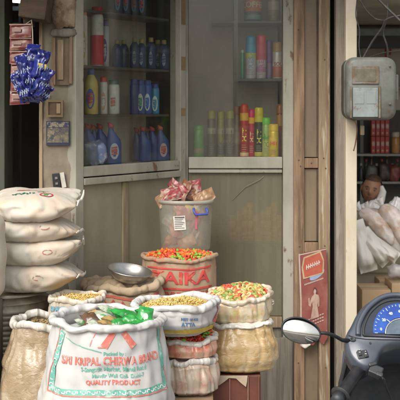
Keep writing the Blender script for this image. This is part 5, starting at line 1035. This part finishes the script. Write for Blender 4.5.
bpy.data.objects.remove(ob)
mb = MB(); mb.add(sv, sf, 0)
def head_pt(th, ph):
    q = Vector((math.sin(th)*math.sin(ph), -math.sin(th)*math.cos(ph), math.cos(th)))      # ph=0 faces the camera
    hx_, hy_, hz_ = .074, .092, .105
    if q.z < 0: hx_ *= 1+.22*q.z; hy_ *= 1+.1*q.z
    p_ = Vector((q.x*hx_, q.y*hy_, q.z*hz_)); fy = max(0, -q.y)
    g_ = lambda x, z, sx, sz: math.exp(-((p_.x-x)/sx)**2-((p_.z-z)/sz)**2)*fy
    p_.y -= .020*g_(0, -.012, .011, .018)+.01*g_(0, .006, .008, .022)+.006*g_(0, -.052, .02, .007)+.007*g_(0, -.088, .022, .014)+.004*g_(0, .028, .045, .01)
    p_.y += .010*g_(.029, .009, .014, .009)+.010*g_(-.029, .009, .014, .009)+.003*g_(0, -.043, .022, .003)
    return p_
HM = Matrix.Rotation(R(12), 3, 'Y') @ Matrix.Rotation(R(-14), 3, 'Z') @ Matrix.Rotation(R(6), 3, 'X')
hp = lambda v: hc+HM @ v
mb.loft([[hp(head_pt(PI*max(.001, min(.999, i/36)), 2*PI*j/48)) for j in range(48)] for i in range(37)])
for sx_ in (-1, 1): mb.loft([[hp(Vector((sx_*(.072+.010*k_), .004+r_*.016*math.cos(q), -.006+r_*.028*math.sin(q))) ) for q in [2*PI*j/14 for j in range(14)]] for k_, r_ in ((0, .8), (.6, 1), (1, .6))])
mb.build('body', mat('brown_skin', (.38, .20, .125), .5, col2=(.31, .155, .09), scale=14., bump=.1), t)
mb = MB(); mb.loft([[hp(head_pt(PI*i/36, 2*PI*j/48)*(1.10+.03*nz(i*.5, j*.5, 1))+Vector((0, .006, .003))) for j in range(48) if True] for i in range(1, 11)], cap0=True, cap1=False)
mb.loft([[hp(head_pt(PI*i/36, PI/2-PI*.03+PI*1.06*j/30)*(1.10+.03*nz(i*.5, j*.7, 3))+Vector((0, .004, 0))) for j in range(31)] for i in range(10, 28)], cap0=False, cap1=False, closed=False)
mb.build('hair', mat('dark_hair', (.045, .027, .018), .6, col2=(.12, .06, .03), scale=20., thr=(.4, .7), stretch=(3, 3, .4), bump=.6, bscale=60.), t)
for sx_ in (-.029, .029):
    mb = MB(); c_ = hp(Vector((sx_, -.076, .009))); mb.lathe([(0, -.009), (.006, -.007), (.009, 0), (.006, .007), (0, .009)], c_, 12, cap0=False, cap1=False); mb.build('eye', plain((.22, .17, .14), .3), t)
    mb = MB(); c_ = hp(Vector((sx_, -.0835, .009))); mb.lathe([(0, -.004), (.003, -.003), (.0042, 0), (.003, .003), (0, .004)], c_, 10, cap0=False, cap1=False); mb.build('iris', plain((.02, .012, .008), .3), t)
    mb = MB(); mb.tube([hp(Vector((sx_-.016, -.084, .026))), hp(Vector((sx_, -.09, .031))), hp(Vector((sx_+.016, -.084, .026)))], .0025, 6); mb.build('eyebrow', plain((.03, .018, .012), .7), t)
mb = MB(); mb.tube([hp(Vector((x, -.0905+abs(x)*.25, -.047))) for x in (-.022, -.011, 0, .011, .022)], [.002, .004, .0045, .004, .002], 8); mb.build('lips', plain((.2, .065, .05), .5), t)
mb = MB(); rings = []                                     # garment wrapped over shoulders and torso
for z, rx, ry in ((.02, .23, .2), (.15, .22, .18), (.3, .215, .165), (.42, .2, .15), (.5, .13, .11), (.54, .085, .085)):
    rings.append([base+Vector((rx*math.cos(q)*(1+.05*math.sin(q*7+z*9)), .04+ry*math.sin(q)*(1+.05*math.sin(q*6)), z)) for q in [2*PI*j/48 for j in range(48)]])
mb.loft(rings, cap0=False, cap1=False); mb.build('garment', mat('white_cotton', (.72, .7, .66), .8, col2=(.6, .57, .53), scale=9., bump=.4, bscale=20.), t)
mb = MB(); mb.tube([hp(Vector((.07, -.045, .05))), hp(Vector((.088, -.04, .01))), hp(Vector((.085, -.05, -.05))), hp(Vector((.07, -.07, -.11))), base+Vector((.03, -.16, .40)), base+Vector((-.05, -.19, .3))], [.012, .026, .032, .04, .05, .04], 14); mb.build('shawl', mat('shawl_cloth', (.76, .75, .72), .8, col2=(.62, .6, .58), scale=16., bump=.6, bscale=25.), t)

# ------------------------------------------------------------------ scooter
SY = 3.05; K = SY/F
CU = Vector((0, .64, .768)); CN = Vector((0, -.768, .64)); CR = Vector((1, 0, 0)); CC = W(402, 345, SY)
def sp(px, py, n=0.): return CC+CR*((px-402)*K)+CU*((345-py)*K/.894)+CN*n
sct = thing('scooter', 'dark grey motor scooter with blue speedometer at the lower right', 'scooter', (CC.x, CC.y, 0))
M_GREY = mat('scooter_grey', (.066, .08, .105), .34, col2=(.05, .06, .08), scale=12., thr=(.35, .7), coat=.5, bump=.05, bscale=260., col3=(.16, .165, .165), scale3=34., thr3=(.66, .76), stretch=(1, .4, 1))
M_DGREY = mat('scooter_dark_plastic', (.025, .028, .032), .45, col2=(.035, .037, .04), scale=30., bump=.05, bscale=200.)
half = [(402, 291), (392, 292.5), (383, 295.5), (374, 300.5), (366, 306.5), (359, 315), (353, 325), (347.5, 333), (345, 341), (345.5, 351), (349, 359), (356, 366), (364, 368.5), (371, 366), (376.5, 360), (381, 352.5), (389, 347), (402, 345)]
def smooth(P, n=4, closed=True):
    out = []; m_ = len(P)
    for i in range(m_ if closed else m_-1):
        g_ = (lambda k: P[k % m_]) if closed else (lambda k: P[max(0, min(m_-1, k))])
        p0, p1, p2, p3 = g_(i-1), g_(i), g_(i+1), g_(i+2)
        for k in range(n):
            t_ = k/n; out.append(tuple(.5*(2*p1[c_]+(p2[c_]-p0[c_])*t_+(2*p0[c_]-5*p1[c_]+4*p2[c_]-p3[c_])*t_**2+(3*p1[c_]-p0[c_]-3*p2[c_]+p3[c_])*t_**3) for c_ in range(2)))
    if not closed: out.append(P[-1])
    return out
full = half+[(804-x, y) for x, y in half[-2:0:-1]]
out = smooth(full)
def scl(P, s_, cx=402, cy=332): return [(cx+(x-cx)*s_, cy+(y-cy)*s_) for x, y in P]
def ins(P, d_):                                     # inset an outline by d_ pixels
    n = len(P); res = []
    for i in range(n):
        x0, y0 = P[i-2]; x1, y1 = P[(i+2) % n]; dx_, dy_ = x1-x0, y1-y0; l_ = math.hypot(dx_, dy_) or 1
        res.append((P[i][0]+dy_/l_*d_, P[i][1]-dx_/l_*d_))
    return res
sgn = 1 if sum((out[i][0]-out[i-1][0])*(out[i][1]+out[i-1][1]) for i in range(len(out))) > 0 else -1
IN = lambda d_: ins(out, d_*sgn*-1)
if abs(sum(IN(3)[i][0]*IN(3)[i-1][1]-IN(3)[i-1][0]*IN(3)[i][1] for i in range(len(out)))) > abs(sum(out[i][0]*out[i-1][1]-out[i-1][0]*out[i][1] for i in range(len(out)))): IN = lambda d_: ins(out, d_*sgn)
mb = MB(); mb.loft([[sp(x, y, n_) for x, y in P_] for P_, n_ in ((scl(out, .55, 402, 325), -.2), (scl(out, .8, 402, 326), -.15), (scl(out, .95, 402, 330), -.08), (out, -.03), (IN(.6), -.008), (IN(2.2), .003), (IN(4.5), .008))]); cw_ = mb.build('headset_cowl', M_GREY, sct)
mb = MB(); mb.tube([sp(x, y, .0095) for x, y in ((349, 337), (356, 339.3), (366, 340.6), (384, 341.2), (402, 341.3), (420, 341.2), (438, 340.6), (448, 339.3), (455, 337))], .0014, 6); mb.build('panel_seam', M_BLACK, cw_)
for x_, y_ in ((370, 344.5), (434, 344.5)):
    mb = MB(); mb.loft([[sp(x_+r_*math.cos(q), y_+r_*math.sin(q), n_) for q in [2*PI*j/14 for j in range(14)]] for r_, n_ in ((1.2, .006), (1.1, .0105), (.6, .0108), (.5, .009))]); mb.build('screw', M_DGREY, cw_)
hb = [(364, 337), (365, 330), (369, 321), (375, 313), (384, 306), (393, 302.5), (402, 301.5)]
hv_ = [(358.5, 337), (360, 328), (364.5, 319), (371, 310.5), (380, 303), (390, 298), (402, 296.3)]
bez = smooth(hb+[(804-x, y) for x, y in hb[-2::-1]], 5, False)
mb = MB(); mb.tube([sp(x, y, .011) for x, y in smooth(hv_+[(804-x, y) for x, y in hv_[-2::-1]], 5, False)], .0085, 10); mb.build('visor_ridge', M_GREY, sct)
mb = MB(); mb.tube([sp(x, y, .011) for x, y in bez+[(402, 338.5), (364, 337)]], .004, 8); mb.build('gauge_bezel', M_DGREY, sct)
ga = MB(); ga.loft([[sp(x, y, .009) for x, y in bez+[(402, 338)]], [sp(x, y, .0105) for x, y in bez+[(402, 338)]]], smooth=False); gau = ga.build('speedometer', mat('gauge_back', (.012, .018, .03), .25, col2=(.02, .03, .05), scale=10., coat=.4), sct)
dial = [(404+30*math.cos(a), 335+30*math.sin(a)) for a in [PI+PI*i/40 for i in range(41)]]; dial_i = [(404+17*math.cos(a), 335+15.5*math.sin(a)) for a in [PI+PI*i/40 for i in range(41)]]
mb = MB(); mb.loft([[sp(x, min(y, 336), .0118) for x, y in dial], [sp(x, min(y, 336), .0118) for x, y in dial_i]], cap0=False, cap1=False, closed=False, smooth=False); mb.build('blue_dial', mat('blue_dial_print', (.012, .05, .26), .3, col2=(.022, .10, .40), scale=14., thr=(.4, .65)), gau)
mb = MB()
for i in range(25):
    a = PI+PI*(i+.0)/24; r0 = 27 if i % 4 else 25.5
    mb.loft([[sp(404+r_*math.cos(a)*1+o_*math.sin(a), 335+r_*1.0*math.sin(a)-o_*math.cos(a), .0128) for r_, o_ in ((r0, -.3), (28.6, -.3), (28.6, .3), (r0, .3))], [sp(404+r_*math.cos(a), 335+r_*1.0*math.sin(a), .0133) for r_ in (r0, 28.6, 28.6, r0)]], smooth=False)
for i in range(0, 7):
    a = PI+PI*(i+.35)/6.7; cx_, cy_ = 404+22*math.cos(a), 335+21.5*math.sin(a)
    put_text(mb, str(i*20), .0115, lambda x, y: sp(cx_+x/K, cy_-y/K, .0134), weight=.0005)
mb.build('dial_marks', plain((.55, .62, .72), .4), gau)
mb = MB(); mb.tube([sp(404, 336, .016), sp(389, 322, .016)], .0011, 6); mb.build('needle', plain((.7, .72, .75), .3), gau)
mb = MB(); cl = [(404+18*math.cos(PI+PI*i/20), 337+15.5*math.sin(PI+PI*i/20)) for i in range(21)]; mb.loft([[sp(x, y, .0135) for x, y in cl], [sp(x, y, .018) for x, y in scl(cl, .93, 404, 338)]], smooth=False); mb.build('fuel_gauge', mat('fuel_gauge_face', (.08, .11, .14), .25, col2=(.12, .16, .2), scale=20.), gau)
mb = MB(); mb.tube([sp(x, y, .0165) for x, y in cl], .0024, 8); mb.build('chrome_ring', M_STEEL, gau)
# switch pod
MP = Matrix((CR, CU, CN)).transposed()
mb = MB(); mb.obox(sp(361, 355.5, .009), (.034, .026, .006), MP @ Matrix.Rotation(R(12), 3, 'Z')); swi = mb.build('switch', M_DGREY, sct, bevel=.003)
mb = MB(); mb.obox(sp(358.1, 354.5, .0135), (.0115, .018, .005), MP @ Matrix.Rotation(R(12), 3, 'Z')); mb.obox(sp(364, 356, .0135), (.0115, .018, .005), MP @ Matrix.Rotation(R(12), 3, 'Z')); mb.build('rocker', M_BLACK, swi, bevel=.002)
mb = MB()
for px in (357.9, 363.8): mb.obox(sp(px, 354.3+(px > 360)*1.5, .0165), (.005, .0016, .0006), MP); mb.obox(sp(px, 352+(px > 360)*1.5, .0165), (.003, .0016, .0006), MP)
mb.build('switch_icon', plain((.6, .62, .65), .4), swi)
mb = MB(); mb.loft([[sp(352.8+r_*math.cos(q), 341+r_*.7*math.sin(q), n_) for q in [2*PI*j/20 for j in range(20)]] for r_, n_ in ((3.2, .007), (3., .012), (2., .0125), (1.6, .009))]); mb.build('mirror_bush', M_DGREY, sct)
mb = MB(); mb.obox(sp(373, 369, -.01), (.04, .03, .03), MP @ Matrix.Rotation(R(-25), 3, 'Z')); mb.obox(sp(375.5, 374, .004), (.02, .014, .016), MP @ Matrix.Rotation(R(-25), 3, 'Z')); mb.obox(sp(370, 364, .0), (.025, .012, .02), MP @ Matrix.Rotation(R(15), 3, 'Z')); mb.build('lever_clamp', M_DGREY, sct, bevel=.004)
mb = MB(); G0, G1 = W(360, 368, SY-.02), W(340, 396, SY-.13); gd = (G1-G0)
pts, rad = [], []
for i in range(41):
    v = i/40; pts.append(G0+gd*v); rad.append(.0175+(.001 if i % 2 else -.0006)+(.004 if v < .08 else 0)+(.012 if v > .95 else 0))
mb.tube(pts, rad, 20); mb.build('handle_grip', M_BLACK, sct)
mb = MB(); mb.tube([G1, G1+gd.normalized()*.03], [.02, .018], 18); mb.build('bar_end', M_DGREY, sct)
mb = MB(); mb.tube([sp(366, 368, -.03), W(357, 380, SY+.03), W(349, 396, SY-.05), W(340, 412, SY-.12)], [.007, .006, .006, .007], 10); mb.build('brake_lever', M_BLACK, sct)
mb = MB(); mb.tube([sp(374, 372, -.0), sp(379, 379, .01), W(386, 387, SY+.01), W(391, 399, SY+.04), W(394, 415, SY+.07)], .0035, 8); mb.build('brake_cable', M_BLACK, sct)
# right hand side mirrored hardware (outside the picture, completes the machine)
mx_ = lambda v: Vector((2*CC.x-v.x, v.y, v.z))
mb = MB(); mb.tube([mx_(p_) for p_ in pts], rad, 20); mb.build('handle_grip', M_BLACK, sct)
def mirror(flip):
    f_ = mx_ if flip else (lambda v: v)
    my = 2.98; c_ = W(300, 330, my)
    el = lambda k, dep: [f_(c_+Vector(((19.5*math.cos(q)*k*(1+.06*math.cos(q+.8)))*my/F, dep, (12.8*math.sin(q)*k-3.2*math.cos(q)*k*1.0)*my/F))) for q in [2*PI*j/40 for j in range(40)]]
    mb = MB(); mb.loft([el(.3, .03), el(.7, .024), el(.95, .01), el(1.03, -.002), el(1.03, -.008), el(.97, -.01), el(.95, -.006)], cap1=False); hs_ = mb.build('mirror_shell', M_DGREY, sct)
    mb = MB(); n_ = 10; mb.loft([[p_+Vector((0, .0012*0-.004+.2*(p_.z-c_.z)+.009*k*k-.007, 0)) for p_ in el(.955*k, -.003)] for k in [1-i/n_ for i in range(n_)]+[.02]], cap0=False); mb.build('mirror_glass', M_MIR, hs_)
    mb = MB(); mb.tube([f_(v) for v in (W(317, 333, my+.012), W(325, 333, my+.015), W(333, 335, my+.03), W(342, 340, SY+.0), sp(352, 341.5, .0))], [.006, .0055, .0055, .006, .008], 12); mb.build('mirror_stem', M_BLACK, sct)
M_MIR = mat('mirror_silver', (.78, .76, .71), .03, 1., col2=(.7, .68, .63), scale=30.)
mirror(False); mirror(True)
# leg shield, apron, floor, body, wheels
def sec(z, hw, y0, th, bulge): return [Vector((CC.x+hw*math.sin(q), y0-bulge*math.cos(q)+th*(0 if q_ == 0 else 1), z)) for q_, q in [(0, -PI/2+PI*j/16) for j in range(17)]+[(1, PI/2-PI*j/16) for j in range(17)]]
mb = MB(); mb.loft([sec(.30, .15, 3.22, .06, -.02), sec(.5, .17, 3.26, .06, -.04), sec(.75, .16, 3.24, .06, -.05), sec(.9, .13, 3.2, .06, -.05), sec(.98, .1, 3.17, .06, -.04)]); mb.build('leg_shield', M_DGREY, sct)
mb = MB(); mb.loft([[Vector((CC.x+x, y, z)) for x, y in ((-w_, y0_), (w_, y0_), (w_*.7, y0_+d_), (-w_*.7, y0_+d_))] for z, w_, y0_, d_ in ((.35, .13, 3.31, .06), (.6, .17, 3.34, .1), (.85, .15, 3.3, .09), (.95, .1, 3.27, .05))]); mb.build('front_apron', M_GREY, sct, bevel=.02)
mb = MB(); c_ = sp(392, 377, -.03); mb.lathe([(0, 0), (.018, 0), (.02, .004), (.012, .008), (.006, .003), (0, .003)], seg=24, cap0=False, cap1=False); mb.xf(Matrix.Translation(Vector((CC.x-.02, 3.135, .93))) @ Matrix.Rotation(R(75), 4, 'X')); mb.build('ignition_lock', M_STEEL, sct)
mb = MB(); mb.box(CC.x-.13, CC.x+.13, 2.66, 3.22, .26, .31); mb.build('floorboard', M_DGREY, sct, bevel=.015)
mb = MB(); mb.loft([ring_el(CC.x, 2.3, .32, .13, .36, 32, 2.6), ring_el(CC.x, 2.28, .5, .19, .4, 32, 2.6), ring_el(CC.x, 2.26, .68, .17, .42, 32, 2.6), ring_el(CC.x, 2.26, .74, .14, .4, 32, 2.6)]); mb.build('rear_body', M_GREY, sct)
mb = MB(); mb.loft([ring_el(CC.x, 2.28, .742, .14, .38, 32, 2.6), ring_el(CC.x, 2.28, .79, .15, .39, 32, 2.6), ring_el(CC.x, 2.27, .83, .11, .34, 32, 2.6)]); mb.build('seat', M_BLACK, sct)
for yw in (3.45, 2.1):
    mb = MB(); mb.loft([[Vector((CC.x+.045*math.cos(q), yw+(.19+.045*math.sin(q))*math.cos(a), .235+(.19+.045*math.sin(q))*math.sin(a))) for q in [2*PI*j/12 for j in range(12)]] for a in [2*PI*i/40 for i in range(41)]], cap0=False, cap1=False); wh = mb.build('wheel', M_BLACK, sct)
    mb = MB(); mb.lathe([(0, -.03), (.05, -.03), (.15, -.02), (.16, 0), (.15, .02), (.05, .03), (0, .03)], seg=32, cap0=False, cap1=False); mb.xf(Matrix.Translation((CC.x, yw, .235)) @ Matrix.Rotation(PI/2, 4, 'Y')); mb.build('rim', M_STEEL, wh)
mb = MB(); mb.tube([(CC.x, 3.27, .9), (CC.x, 3.36, .6), (CC.x+.07, 3.42, .42), (CC.x+.07, 3.45, .235)], .022, 10); mb.build('fork', M_DGREY, sct)
